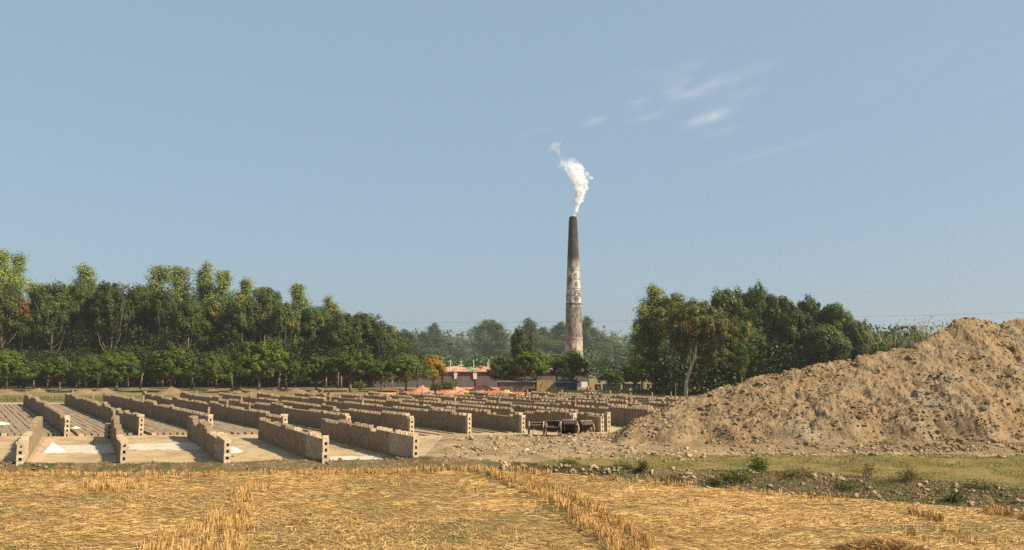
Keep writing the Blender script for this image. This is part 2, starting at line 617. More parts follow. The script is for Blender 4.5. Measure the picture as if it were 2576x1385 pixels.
names = {0: ('stubble_field', m_field), 1: ('grass_verge', m_verge), 2: ('earth_bank', m_bank), 3: ('brickyard_floor', m_yard),
         4: ('rough_clay_ground', m_rough), 5: ('ground', m_far), 6: ('brick_dust_ground', m_red)}
for k, (nm, mm) in names.items():
    sel = gf[cls == k]
    if not len(sel):
        continue
    u_, inv = np.unique(sel, return_inverse=True)
    ob(nm, mesh_np(nm, gv[u_], inv.reshape(sel.shape), mm, smooth=True), kind='structure')

# ------------------------------------------------------------------ clods (reused template)
_t = (1 + 5 ** .5) / 2
ICO = np.array([[-1, _t, 0], [1, _t, 0], [-1, -_t, 0], [1, -_t, 0], [0, -1, _t], [0, 1, _t], [0, -1, -_t], [0, 1, -_t], [_t, 0, -1], [_t, 0, 1], [-_t, 0, -1], [-_t, 0, 1]]) / 1.9
ICOF = np.array([[0, 11, 5], [0, 5, 1], [0, 1, 7], [0, 7, 10], [0, 10, 11], [1, 5, 9], [5, 11, 4], [11, 10, 2], [10, 7, 6], [7, 1, 8], [3, 9, 4], [3, 4, 2], [3, 2, 6], [3, 6, 8], [3, 8, 9], [4, 9, 5], [2, 4, 11], [6, 2, 10], [8, 6, 7], [9, 8, 1]])


def clods(pos, size, flat=.7, name='clods', m=None):
    n = len(pos)
    v = ICO[None] * (1 + rng.uniform(-.5, .5, (n, 12, 1))) * rng.uniform(.45, 1.4, (n, 1, 3))
    a = rng.uniform(0, 2 * pi, n)[:, None]
    b = rng.uniform(-.6, .6, n)[:, None]
    v = np.stack([v[..., 0] * np.cos(b) + v[..., 2] * np.sin(b), v[..., 1], -v[..., 0] * np.sin(b) + v[..., 2] * np.cos(b)], -1)
    v = np.stack([v[..., 0] * np.cos(a) - v[..., 1] * np.sin(a), v[..., 0] * np.sin(a) + v[..., 1] * np.cos(a), v[..., 2] * flat], -1)
    v = v * np.asarray(size)[:, None, None] + np.asarray(pos)[:, None, :]
    F = (ICOF[None] + (np.arange(n) * 12)[:, None, None]).reshape(-1, 3)
    return mesh_np(name, v.reshape(-1, 3), F, m, rnd=np.repeat(rng.uniform(0, 1, n), 20))


# ------------------------------------------------------------------ the big clay mound
crest_px = [(1545, 1118, 39), (1575, 1085, 40), (1600, 1055, 41), (1640, 1040, 42), (1690, 1012, 43), (1740, 998, 43.5), (1850, 963, 44), (1900, 948, 44),
            (1980, 930, 44.3), (2060, 914, 44.6), (2130, 902, 45), (2210, 882, 45), (2280, 869, 45.2), (2330, 851, 45.5), (2375, 822, 46), (2405, 800, 46), (2440, 797, 46),
            (2480, 803, 46), (2515, 816, 46), (2530, 808, 46), (2560, 799, 46), (2620, 796, 46.5), (2750, 790, 47), (2950, 830, 47), (3200, 900, 47), (3450, 1000, 46)]
CP = np.array([D(*q) for q in crest_px])
CP[:, 2] = np.maximum(CP[:, 2], .05)
foot_px = [(1530, 1128), (1600, 1122), (1700, 1128), (1900, 1135), (2100, 1140), (2300, 1141), (2576, 1142), (3100, 1130), (3450, 1110)]
FP = np.array([G(*q) for q in foot_px])


def mound(x, y):
    zc = np.interp(x, CP[:, 0], CP[:, 2], left=-.6, right=-.6)
    yc = np.interp(x, CP[:, 0], CP[:, 1]) + .8 * (fbm(x * .35, x * 0 + 2, 90, 2) - .5)
    yf = np.interp(x, FP[:, 0], FP[:, 1]) + 1.2 * (fbm(x * .5, x * 0, 91, 3) - .5)
    t = np.clip((yc - y) / (yc - yf), 0, 1.3)
    gul = fbm(x * .55 + .25 * y, y * .25, 92, 3)
    # upper slope of loose clods, lower cut face with scoops
    sc_pos = .60 + .16 * (fbm(x * .45, y * 0 + 1, 93, 3) - .5)
    scoops = np.abs((x * .36 + .4 * fbm(x * .3, y * .1, 94, 2)) % 1 - .5) * 2
    prof = 1 - .62 * t / sc_pos
    steep = .38 - .24 * ss(sc_pos, sc_pos + .10 + .10 * scoops, t) - .14 * np.clip((t - sc_pos) / (1 - sc_pos), 0, 1.25)
    front = np.where(t < sc_pos, prof, steep)
    back = np.clip(1 - (y - yc) / 5.5, -.2, 1)
    f = np.where(y < yc, front, back)
    z = zc * f
    z = np.where(y < yf, -.25 * ss(0, 1.2, yf - y) , z)
    k = np.clip(z / 1.0, 0, 1)
    z = z + k * (.42 * (gul - .5) * ss(0, .3, t) + .34 * (.5 - np.abs(fbm(x * .9, y * .9, 95, 4) - .5) * 4 * .5) - .17
                 + .17 * (fbm(x * 2.4, y * 2.4, 96, 4) - .5) + .15 * (fbm(x * 5.5, y * 5.5, 97, 3) - .5)
                 + .30 * (fbm(x * 2.0 + .3 * y, y * .45, 89, 3) - .5) * ss(.2, .7, t)
                 - .10 * ss(.68, .8, fbm(x * 1.3, y * 1.3, 99, 2)))
    z = z + .10 * (fbm(x * 2.5, y * 2.5, 98, 3) - .5) * (1 - k) * ss(-.2, 0.2, z + .1)
    z = np.where((x < CP[0, 0]) | (x > CP[-1, 0]), -.6, z)
    return z


mx = np.arange(4.0, 49, .11)
my = np.arange(32.5, 54, .11)
MX, MY = np.meshgrid(mx, my)
MZ = mound(MX, MY)
mv = np.stack([MX, MY, MZ], -1).reshape(-1, 3)
i2 = np.arange(len(my) - 1)[:, None] * len(mx) + np.arange(len(mx) - 1)[None]
mf = np.stack([i2, i2 + 1, i2 + len(mx) + 1, i2 + len(mx)], -1).reshape(-1, 4)
mf = mf[mv[mf][:, :, 2].max(1) > -.18]
u_, inv = np.unique(mf, return_inverse=True)
mound_o = thing('clay_mound', 'large heap of loose brown clay rising at the right behind the grass verge', 'mound',
                data=mesh_np('clay_mound', mv[u_], inv.reshape(mf.shape), m_mound))
n = 80000
cx, cy = rng.uniform(5, 42, n), rng.uniform(33, 47.5, n)
cz = mound(cx, cy)
dens = fbm(cx * .7, cy * .7, 101, 3)
keep = (cz > .05) & (rng.uniform(0, 1, n) < ss(.35, .6, dens) * .85 + .12)
cx, cy, cz = cx[keep], cy[keep], cz[keep]
sz = .015 + .024 * rng.pareto(2.8, len(cx))
sz = np.minimum(sz, .12)
ob('clods', clods(np.stack([cx, cy, cz + sz * .25], -1), sz, .8, 'clods', m_clod), mound_o, kind='stuff')

# rubble and clods on the bare ground before the mound and beside the last near stack
P_, S_ = [], []


def scat(n, fx0, fx1, fy0, fy1, smin, smul, seed, thr=.5, mask=None):
    x, y = rng.uniform(fx0, fx1, n), rng.uniform(fy0, fy1, n)
    d = fbm(x * .9, y * .9, seed, 3)
    k = d > thr
    if mask is not None:
        k &= mask(x, y)
    x, y = x[k], y[k]
    s = np.minimum(smin + smul * rng.pareto(2.6, len(x)), .13)
    P_.append(np.stack([x, y, np.maximum(H(x, y), mound(x, y)) + s * .2], -1))
    S_.append(s)


scat(15000, -3.0, 8, 32.2, 43.3, .01, .016, 111, .46)
scat(1800, -2.6, 8, 34.5, 42.8, .03, .03, 112, .53)
scat(6000, 3, 40, 33.6, 36.6, .012, .026, 113, .38)
scat(350, 6, 30, 29.5, 34.5, .01, .014, 115, .5)
scat(9000, -30, -2, 30.6, 44, .006, .008, 117, .52)
RUB = (np.concatenate(P_), np.concatenate(S_))
ob('clay_rubble', clods(RUB[0], RUB[1], .7, 'clay_rubble', m_palec), kind='stuff', label='pale broken clay lumps strewn over the bare ground')


def heap_cluster(cxy, r, n, smin, smax):
    a = rng.uniform(0, 2 * pi, n)
    rr = r * np.sqrt(rng.uniform(0, 1, n))
    x, y = cxy[0] + rr * np.cos(a) * 1.5, cxy[1] + rr * np.sin(a)
    z = H(x, y) + .22 * r * (1 - rr / r) * rng.uniform(.3, 1.2, n)
    return np.stack([x, y, z], -1), (smin + (smax - smin) * rng.uniform(0, 1, n) ** 2) * .8




# clods on the bank at the field's edge
n = 8500
x = rng.uniform(-2, 22, n)
fe, bt = field_edge(x), bank_top(x)
y = fe - .2 + (bt - fe + .5) * rng.uniform(0, 1, n)
k = fbm(x * 1.1, y * 1.1, 121, 3) > .47 - .1 * ss(4, 12, x)
x, y = x[k], y[k]
s = np.minimum(.01 + .02 * rng.pareto(2.6, len(x)), .10)
ob('bank_clods', clods(np.stack([x, y, H(x, y) + s * .3], -1), s, .8, 'bank_clods', m_palec), kind='stuff', label='clods of dry earth along the bank')
n = 1800
x = rng.uniform(-24, 0, n)
fe, bt = field_edge(x), bank_top(x)
y = fe + (bt - fe + .5) * rng.uniform(0, 1, n)
k = fbm(x * .8, y * .8, 122, 3) > .5
x, y = x[k], y[k]
s = np.minimum(.015 + .018 * rng.pareto(2.6, len(x)), .08)
ob('bund_clods', clods(np.stack([x, y, H(x, y) + s * .3], -1), s, .8, 'bund_clods', m_clod), kind='stuff', label='small clods on the low earth bund')

# ------------------------------------------------------------------ brick stacks
BL, BT, BH = .245, .074, .118       # brick: long, thick, high (standing on its edge)
CH = .122                            # course height
brick_mesh = []
for q in range(3):
    V, F = boxes([[0, 0, 0]], [[BT / 2, BL / 2, BH / 2]], [0], .0025)
    brick_mesh.append(mesh_np('brick', V, F, m_brick_sunlit))


def stack(label, P0, P1, nc=8, near_parts=30, caps=1.0, seed=1, prof=None, group='rows of stacked unfired bricks', pitch=.083, tall_end=True, post=()):
    r = np.random.default_rng(seed)
    P0, P1 = np.array(P0[:2], float), np.array(P1[:2], float)
    Lr = np.linalg.norm(P1 - P0)
    u = (P1 - P0) / Lr
    nn = np.array([-u[1], u[0]])
    yaw = math.atan2(u[1], u[0])
    root = thing('brick_stack', label, 'brick stack', (P0[0], P0[1], 0), 0, group)
    N = int(Lr / pitch)
    # course count along the row
    i = np.arange(N)
    base = np.full(N, nc)
    if prof is not None:
        base = np.round(np.interp(i / N, [p[0] for p in prof], [p[1] for p in prof])).astype(int)
    # segments that are one course lower or higher
    p = 0
    step = np.zeros(N, int)
    while p < N:
        ln = r.integers(8, 45)
        step[p:p + ln] = r.choice([0, 0, 0, -1, 1], p=[.3, .2, .2, .15, .15]) if caps > 0 else 0
        p += ln
    base = base + step
    base[:4] = nc if prof is None else round(prof[0][1])
    wav = .035 * (fbm(i * .05, i * 0 + seed, seed, 2) - .5)
    parts, bulk_c, bulk_y, bulk_h = [], [], [], []

    def add(idx, c, along, off, orient, z=None, dz=0, single=False):
        z_ = (.062 + c * CH if z is None else z) + dz
        xy = u * (.04 + along) + nn * (off + np.interp(along / pitch, i, wav))
        ya = yaw + (0 if orient == 'x' else pi / 2) + r.normal(0, .012 if c < base[idx] else .06)
        if orient == 'v':
            ya = yaw + r.normal(0, .3)
        rec = ((xy[0], xy[1], z_), ya, orient)
        (parts if single else bulk_c).append(rec)

    cap_run = 0
    for k in range(N):
        b = int(base[k])
        end = (k < 3) or (k >= N - 3)
        for c in range(b):
            if end:
                if c % 2 == 0 and c < b - 0:
                    if k in (1, N - 2):
                        for o_ in (-.083, .083):
                            add(k, c, k * pitch + 0.0, o_ + r.normal(0, .004), 's', single=(k < 3))
                else:
                    add(k, c, k * pitch + r.normal(0, .003), r.normal(0, .006), 'x', single=(k < 3))
            else:
                if r.random() < .008:
                    continue
                add(k, c, k * pitch + r.normal(0, .003), r.normal(0, .0022), 'x', single=(near_parts > 60 and k * b < near_parts and c >= 1))
        # loose top bricks
        if caps > 0:
            if cap_run <= 0:
                mode = r.choice([0, 1, 2, 3], p=[.2, .34, .28, .18])
                cap_run = int(r.integers(5, 26))
            cap_run -= 1
            on = {0: False, 1: (k % 3 == 0), 2: (k % 6 < 2), 3: r.random() < .4}[mode]
            if on and r.random() < .9 * caps:
                add(k, b, k * pitch + r.normal(0, .01), r.normal(0, .02), 'x', single=(k * pitch < (near_parts * .02)))
    for f_ in post:                    # a brick set upright as a mark
        k = int(f_ * (N - 1))
        add(k, 0, k * pitch, 0, 'v', z=base[k] * CH + BL / 2 + .005)
        add(k, 0, k * pitch, 0, 'v', z=base[k] * CH + BL * 1.5 + .007)
    cen, yw, hf = [], [], []
    for (pos, ya, o_) in bulk_c:
        cen.append(pos)
        if o_ == 's':
            hf.append((BT / 2, BL / 2, BH / 2)); yw.append(ya)
        elif o_ == 'v':
            hf.append((BT / 2, BH / 2, BL / 2)); yw.append(ya)
        else:
            hf.append((BT / 2, BL / 2, BH / 2)); yw.append(ya)
    V, F = boxes(cen, hf, yw, .0009)
    nb = len(cen)
    ob('stacked_bricks', mesh_np('stacked_bricks', V, F, m_brick_shaded, rnd=np.repeat(r.uniform(0, 1, nb), 6)), root, kind='stuff')
    parts = parts[:299]
    for q, (pos, ya, o_) in enumerate(parts):
        o = bpy.data.objects.new('brick', brick_mesh[q % 3])
        C.objects.link(o)
        o.parent = root
        o.location = pos
        o.rotation_euler = (0, 0, ya)
    return root


def orient_fix():
    pass


# the boxes are BT wide in local x, BL long in local y; 'x' bricks lie across the row, 's' bricks along it
near = [
    ((48, 1178), (98, 1103), [(0, 7), (.1, 7), (.45, 7.4), (.8, 9), (1, 9)], 'first near stack from the left, right face sunlit, top stepping down'),
    ((311, 1176), (283, 1103), [(0, 7), (.25, 7), (.5, 7), (.62, 8.5), (.8, 9), (1, 8)], 'second near stack from the left, seen almost end on between two clay floors'),
    ((572, 1174), (476, 1100), [(0, 8), (.2, 7.4), (.6, 7.6), (.8, 8.5), (1, 8.6)], 'third near stack from the left, between the striped floor and the plain clay floor'),
    ((819, 1170), (672, 1112), [(0, 8), (.3, 8), (1, 8.4)], 'fourth near stack from the left, higher than the ground path before it'),
    ((1046, 1162), (812, 1101), [(0, 8.2), (.2, 8.3), (.35, 7.4), (.6, 8), (1, 8.6)], 'fifth near stack, rightmost of the front block beside the rubble')]
for q, (a, b, pr, lab) in enumerate(near):
    stack(lab, G(*a), G(*b), 8, near_parts=235, seed=20 + q, prof=pr, caps=.75, group='front block of brick stacks', post=(.97,) if q == 1 else ())
stack('short stub of stacked brick just behind the fourth near stack', G(690, 1118), G(655, 1104), 8, 60, .6, 31, group='front block of brick stacks')
stack('small dark brick pier beside the far end of the second near stack', G(274, 1104), G(268, 1100), 6, 20, 0, 32, group='front block of brick stacks')

row_near = [(168, 1099), (355, 1096), (528, 1095), (717, 1094), (876, 1093), (1036, 1101), (1181, 1092), (1317, 1090), (1446, 1090), (1532, 1087)]
row_farX = [62, 165, 262, 360, 455, 552, 648, 743, 832, 918, 1000, 1090, 1170, 1242, 1322, 1400, 1470]
ords = ['first', 'second', 'third', 'fourth', 'fifth', 'sixth', 'seventh', 'eighth', 'ninth', 'tenth', 'eleventh', 'twelfth', 'thirteenth', 'fourteenth', 'fifteenth', 'sixteenth', 'seventeenth']
extra = ['with a white sand pile at its near end', 'running back from the striped brick floor', 'with a brick set upright on its near end', 'its near end hidden by the third front stack',
         'ending behind the fourth front stack', 'whose near end stands behind the fifth front stack', 'ending left of the bare rubble ground', 'ending just left of the hand carts',
         'with the hand carts before its end', 'right of the hand carts', 'running into the toe of the clay mound', 'coming out behind the clay mound', 'low and mostly hidden by nearer tops',
         'far back before the thatched shed', 'in the far right part of the yard', 'near the slender trees at the right', 'last one before the slender trees']
row_ends = []
for q in range(17):
    far = G(row_farX[q], 1018 if q == 0 else 1017.5 - q * .1)
    u0 = np.array([-.56, .83])
    if q < 10:
        nr = G(*row_near[q])
    else:
        yy = {10: 46.0, 11: 50.5, 12: 53, 13: 55.5, 14: 57, 15: 58.5, 16: 60}[q]
        nr = np.array([far[0] + (far[1] - yy) * .665, yy, 0])
    row_ends.append((nr, far))
    pst = tuple(np.random.default_rng(q).uniform(.1, .9, 2)) if q > 0 else (.97,)
    if q in (2,):
        pst = (.012, .5)
    stack(f'{ords[q]} long rear row from the left, {extra[q]}', nr, far, 8, 30 if q < 11 else 12, 1.0, 50 + q, group='rear block of long brick rows', post=pst)
a_, b_ = row_ends[9]
dd = (a_ - b_) / np.linalg.norm(a_ - b_)
stack('short doubled stack leaning on the tenth long row at the mound side', G(1516, 1088), G(1516, 1088) + np.array([-.8, 1.2, 0]), 7, 20, .4, 77, group='rear block of long brick rows')

# ------------------------------------------------------------------ floors of laid bricks between the rows
lft = (row_ends[0][0] + np.array([-4.2, .3, 0]), row_ends[0][1] + np.array([-4.6, 0, 0]))
lft2 = (lft[0] + np.array([-4.2, .3, 0]), lft[1] + np.array([-4.6, 0, 0]))
lines = [lft2, lft] + row_ends
labs = ['striped floor of laid bricks at the far left edge', 'striped floor of laid bricks left of the first long row']
labs += [f'striped floor of laid bricks between the {ords[i]} and {ords[i + 1]} long rows' for i in range(9)]
for q in range(0, 9):
    A0, A1 = lines[q]
    B0, B1 = lines[q + 1]
    root = thing('laid_brick_floor', labs[q], 'brick floor', tuple(A0), 0, 'floors of laid bricks drying between rows')
    wdt = (B0 - A0)[0]
    nr_ = max(3, int((wdt - .7) / .36))
    if q > 4:
        nr_ = max(3, nr_ // 2)
    for j in range(nr_):
        f0 = (.40 + (wdt - .8) * (j + .5) / nr_) / wdt
        s0 = A0 + (B0 - A0) * f0 + np.array([0, .15 + .1 * rng.random(), 0])
        s1 = A1 + (B1 - A1) * f0
        L_ = np.linalg.norm(s1 - s0)
        uu = (s1 - s0) / L_
        n2 = np.array([-uu[1], uu[0], 0])
        L_ *= .96
        m_ = int(L_ / .28)
        tt = np.arange(m_ + 1) * .28
        wob = .10 * (fbm(tt * .55, tt * 0 + j * 3.1 + q * 7, 131, 2) - .5) + .03 * (fbm(tt * 3, tt * 0 + j, 132, 2) - .5)
        hh = (.115 if q < 6 else .05) * (1 + .12 * (fbm(tt * 2, tt * 0 + j, 133, 2) - .5))
        wv = .136 + .015 * (fbm(tt * 2.5, tt * 0 + j * 5, 134, 2) - .5)
        cpt = s0[None] + uu[None] * tt[:, None] + n2[None] * wob[:, None] - A0[None]
        l_, r_ = cpt - n2 * wv[:, None], cpt + n2 * wv[:, None]
        V = np.stack([l_, l_ + np.array([0, 0, 1]) * hh[:, None], r_ + np.array([0, 0, 1]) * hh[:, None], r_], 1).reshape(-1, 3)
        F = []
        for k in range(m_):
            for e in range(3):
                a = k * 4 + e
                F.append([a + 4, a + 5, a + 1, a])
        F.append([0, 1, 2, 3])
        F.append([m_ * 4 + 3, m_ * 4 + 2, m_ * 4 + 1, m_ * 4])
        rn = np.repeat(rng.uniform(0, 1, m_), 3).tolist() + [.5, .5]
        redd = (q in (1, 2, 3) and j == 0)
        ob('brick_row', mesh_np('brick_row', V, np.array(F), m_bed, rnd=rn), root)
        if redd:
            V, F = boxes([list(s0 - A0 - uu * .06 + np.array([0, 0, .06]))], [[.13, .05, .058]], [math.atan2(uu[1], uu[0]) - pi / 2])
            ob('red_brick', mesh_np('red_brick', V, F, m_bedred, rnd=[.5] * 6), root)

# sand strips and sand piles on the plain floors


def sheet(name, pts, z, m, **kw):
    """a thin uneven sheet over the floor, corners given as seen"""
    P = [G(X, Y, 0) for X, Y in pts]
    a, b, c, d = P
    nu, nv = 70, 24
    V = []
    for i in range(nv + 1):
        for j in range(nu + 1):
            s_, t_ = j / nu, i / nv
            p = a * (1 - s_) * (1 - t_) + b * s_ * (1 - t_) + c * s_ * t_ + d * (1 - s_) * t_
            ed = min(s_, 1 - s_) * 12, min(t_, 1 - t_) * 6
            jit = (fbm(np.array([p[0] * 1.6]), np.array([p[1] * 1.6]), 141, 3)[0] - .5) * .35
            p = p + np.array([jit * .6, jit, 0])
            V.append([p[0], p[1], z if min(ed) > .01 else z - .012])
    F = []
    for i in range(nv):
        for j in range(nu):
            e = min(i, nv - 1 - i) / nv * 2.2 + min(j, nu - 1 - j) / nu * 0.3 + .08
            p = V[i * (nu + 1) + j]
            if fbm(np.array([p[0] * 4]), np.array([p[1] * 4]), 142, 3)[0] - .30 < e * 1.6:
                F.append([i * (nu + 1) + j, i * (nu + 1) + j + 1, (i + 1) * (nu + 1) + j + 1, (i + 1) * (nu + 1) + j])
    o = ob(name, mesh_np(name, np.array(V), np.array(F), m), None, **kw)
    return o


sheet('sand_strip', [(110, 1142), (300, 1142), (298, 1117), (140, 1121)], .012, m_sand, kind='stuff', label='thin pale sand strip across the first clay floor')
sheet('sand_strip', [(326, 1134), (545, 1131), (500, 1113), (322, 1117)], .012, m_sand, kind='stuff', label='thin pale sand strip across the second clay floor')
sheet('sand_strip', [(824, 1166), (990, 1164), (950, 1146), (826, 1149)], .012, m_sand, kind='stuff', label='patch of pale sand by the fourth near stack')
sheet('clay_strip', [(66, 1180), (100, 1180), (140, 1106), (112, 1104)], .014, mat('pink clay', (.40, .26, .155), (.46, .31, .19), 3), kind='structure')


def cone_heap(name, label, cat, loc, rx, ry, h, m, seed, group=None, nseg=26, nr=9, rough=.12):
    r = np.random.default_rng(seed)
    V, F = [], []
    for i in range(nr + 1):
        t = i / nr
        for j in range(nseg):
            a = 2 * pi * j / nseg
            k = 1 + .28 * (fbm(np.array([cos(a) * 1.5 + seed]), np.array([sin(a) * 1.5]), seed, 2)[0] - .5)
            z = h * (1 - t ** 1.15) * (1 + rough * r.normal() * (t < .95)) if i else h
            V.append([rx * t * k * cos(a), ry * t * k * sin(a), z - (.03 if i == nr else 0)])
    for i in range(nr):
        for j in range(nseg):
            k = (j + 1) % nseg
            F.append([i * nseg + j, (i + 1) * nseg + j, (i + 1) * nseg + k, i * nseg + k])
    return thing(name, label, cat, loc, r.uniform(0, 6), group, data=mesh_np(name, np.array(V), np.array(F), m, smooth=True))



for (X, Y, r, cnt, lab) in ((1475, 1100, 1.0, 260, 'low pile of broken pale bricks in front of the leftmost pair of hand carts'),
                            (1400, 1112, .9, 190, 'pale rubble pile left of the hand carts on bare ground'),
                            (1200, 1128, .7, 130, 'small pile of broken clay right of the near stack end'),
                            (1600, 1100, .9, 150, 'brown clod pile at the left toe of the clay mound')):
    g = G(X, Y)
    p, s = heap_cluster(g, r, cnt, .04, .12)
    mm = m_palec if X < 1550 else m_clod
    hz = float(H(g[0], g[1]))
    hp_ = cone_heap('rubble_pile', lab, 'rubble pile', (g[0], g[1], hz), r * 1.35, r * .9, .2, mm, int(X), 'piles of broken clay on bare ground')
    hp_.rotation_euler = (0, 0, 0)
    p = p - np.array([g[0], g[1], hz - .04])
    ob('clods', clods(p, s, .8, 'clods', mm), hp_, kind='stuff')


for (X, Y, rx, h, lab) in ((131, 1138, .52, .40, 'white sand pile on the strip beside the first near stack'), (190, 1083, .38, .16, 'small white sand pile by the near end of the first long row'),
                           (5, 1073, .5, .2, 'white sand pile on laid bricks at the left edge'), (584, 1137, .5, .22, 'small white sand pile leaning by the third near stack')):
    g = G(X, Y)
    if X == 190:
        g[2] = .08
    if X == 5:
        g[2] = .09
    cone_heap('sand_pile', lab, 'sand pile', tuple(g), rx, rx * .9, h, m_whitesand, int(X), 'piles of white sand', rough=.03)

# ------------------------------------------------------------------ hand carts
def wheel_vf(R, w=.03):
    parts = []
    n = 28
    a = np.linspace(0, 2 * pi, n + 1)
    rim = np.stack([a * 0, R * np.cos(a), R * np.sin(a)], -1)
    parts.append(tube(rim, np.full(n + 1, w), 6))
    return cat_vf(parts)


def spokes_vf(R):
    parts = []
    for i in range(8):
        a = 2 * pi * i / 8
        parts.append(tube([[0, .03 * cos(a), .03 * sin(a)], [0, R * cos(a), R * sin(a)]], [.009, .009], 5))
    parts.append(tube([[-.06, 0, 0], [.06, 0, 0]], [.04, .04], 8))
    return cat_vf(parts)


def box_body():
    # open trough, narrower at the bottom
    parts = []
    W_, Ln, Ht, th = .33, .5, .25, .02
    parts.append(one_box(-W_, W_, -Ln, Ln, .0, .02))
    parts.append(one_box(-W_ - th, -W_ + .002, -Ln, Ln, .0, Ht))
    parts.append(one_box(W_ - .002, W_ + th, -Ln, Ln, .0, Ht))
    parts.append(one_box(-W_, W_, -Ln - th, -Ln, .004, Ht - .01))
    parts.append(one_box(-W_, W_, Ln, Ln + th, .004, Ht - .01))
    return cat_vf(parts)


me_body = mesh_vf('cart_body', box_body(), m_wood)
me_lip = mesh_vf('cart_lip', cat_vf([one_box(-.36, .36, -.535, -.52, .235, .262), one_box(-.36, .36, .52, .535, .235, .262)]), m_woodp)  # pale wood stands in for the sunlit top edge of the trough
me_rim = mesh_vf('wheel', wheel_vf(.36), m_woodp, True)
me_spoke = mesh_vf('spokes', spokes_vf(.35), m_woodp)
me_axle = mesh_vf('axle', tube([[-.56, 0, 0], [.56, 0, 0]], [.02, .02], 6), m_wood)
me_handle = mesh_vf('handle', tube([[0, .3, 0], [0, -.7, .05], [0, -1.15, .12]], [.022, .022, .018], 6), m_woodp)
me_leg = mesh_vf('leg', tube([[0, 0, 0], [0, 0, -.36]], [.02, .02], 5), m_wood)


def cart(X, Y, rz, tilt, label):
    g = G(X, Y)
    g[2] = float(H(g[0], g[1]))
    t = thing('hand_cart', label, 'hand cart', tuple(g), rz, 'hand carts parked before the brick rows')
    tl = (tilt, 0, 0)
    cb, sb = cos(tilt), sin(tilt)

    def at(x, y, z):
        return (x, y * cb - z * sb, .33 + y * sb + z * cb)
    b = ob('body', me_body, t, at(0, 0, .04), tl)
    ob('lip', me_lip, b)
    for s in (-1, 1):
        w = ob('wheel', me_rim, t, (s * .46, 0, .375))
        ob('spokes', me_spoke, w)
        ob('handle', me_handle, t, at(s * .3, -.3, .05), tl)
        ob('leg', me_leg, t, at(s * .3, -.5, .06), tl)
    ob('axle', me_axle, t, (0, 0, .375))


cart(1352, 1096, .08, .05, 'leftmost hand cart with a dark level trough before the brick rows')
cart(1390, 1098, -.12, .25, 'second hand cart from the left, its trough tipped lower')
cart(1430, 1099, .12, -.6, 'third hand cart tipped with its handles standing on the ground')
cart(1468, 1097, .42, -.5, 'rightmost hand cart, turned aside before the double row end')

# ------------------------------------------------------------------ straw, stubble, grass
def straws(x, y, z, ln, wd, yaw, pitch, roll):
    n = len(x)
    d = np.stack([np.cos(yaw) * np.cos(pitch), np.sin(yaw) * np.cos(pitch), np.sin(pitch)], -1)
    s0 = np.stack([-np.sin(yaw), np.cos(yaw), np.zeros(n)], -1)
    n0 = np.cross(d, s0)
    s = s0 * np.cos(roll)[:, None] + n0 * np.sin(roll)[:, None]
    c = np.stack([x, y, z], -1)
    h = ln[:, None] / 2 * d
    w = wd[:, None] / 2 * s
    V = np.stack([c - h - w, c - h + w, c + h + w, c + h - w], 1).reshape(-1, 3)
    F = np.arange(n * 4).reshape(-1, 4)
    return V, F


n = 330000
y = 9 + (30.5 - 9) * rng.uniform(0, 1, n) ** .8
x = rng.uniform(-1, 1, n) * (y * .70 + 2)
fe = field_edge(x)
patch = fbm(x * .55, y * .9, 151, 4)
k = (y < fe - .05) & (rng.uniform(0, 1, n) < .22 + .75 * ss(.38, .62, patch))
x, y = x[k], y[k]
n = len(x)
swirl = (fbm(x * .25, y * .25, 152, 2) - .5) * 3.0
yaw = swirl + rng.normal(0, .55, n)
V, F = straws(x, y, H(x, y) + rng.uniform(.008, .05, n), rng.uniform(.09, .34, n), rng.uniform(.005, .0115, n), yaw, rng.normal(0, .12, n), rng.normal(0, .5, n))
ob('straw_litter', mesh_np('straw_litter', V, F, m_straw, rnd=rng.uniform(0, 1, n)), kind='stuff', label='cut rice straw lying over the harvested field')


def in_poly(x, y, poly):
    inside = np.zeros(len(x), bool)
    j = len(poly) - 1
    for i in range(len(poly)):
        xi, yi, xj, yj = poly[i][0], poly[i][1], poly[j][0], poly[j][1]
        c = ((yi > y) != (yj > y)) & (x < (xj - xi) * (y - yi) / (yj - yi + 1e-12) + xi)
        inside ^= c
        j = i
    return inside


def tufts(cx, cy, nb, hmin, hmax, r=.035, lean=.12):
    n = len(cx)
    X = np.repeat(cx, nb) + rng.normal(0, r, n * nb)
    Y = np.repeat(cy, nb) + rng.normal(0, r, n * nb)
    hh = np.repeat(rng.uniform(hmin, hmax, n), nb) * rng.uniform(.72, 1.08, n * nb)
    yaw = rng.uniform(0, 2 * pi, n * nb)
    lx, ly = np.repeat(rng.normal(0, .06, n), nb) + rng.normal(0, lean, n * nb), np.repeat(rng.normal(0, .06, n), nb) + rng.normal(0, lean, n * nb)
    Z = H(X, Y) - .01
    w = rng.uniform(.004, .0085, n * nb)
    b0 = np.stack([X - w * np.cos(yaw), Y - w * np.sin(yaw), Z], -1)
    b1 = np.stack([X + w * np.cos(yaw), Y + w * np.sin(yaw), Z], -1)
    up = np.stack([lx * hh, ly * hh, hh], -1)
    V = np.stack([b0, b1, b1 + up, b0 + up], 1).reshape(-1, 3)
    F = np.arange(n * nb * 4).reshape(-1, 4)
    return V, F, np.repeat(rng.uniform(0, 1, n), nb) * .5 + rng.uniform(0, .5, n * nb)


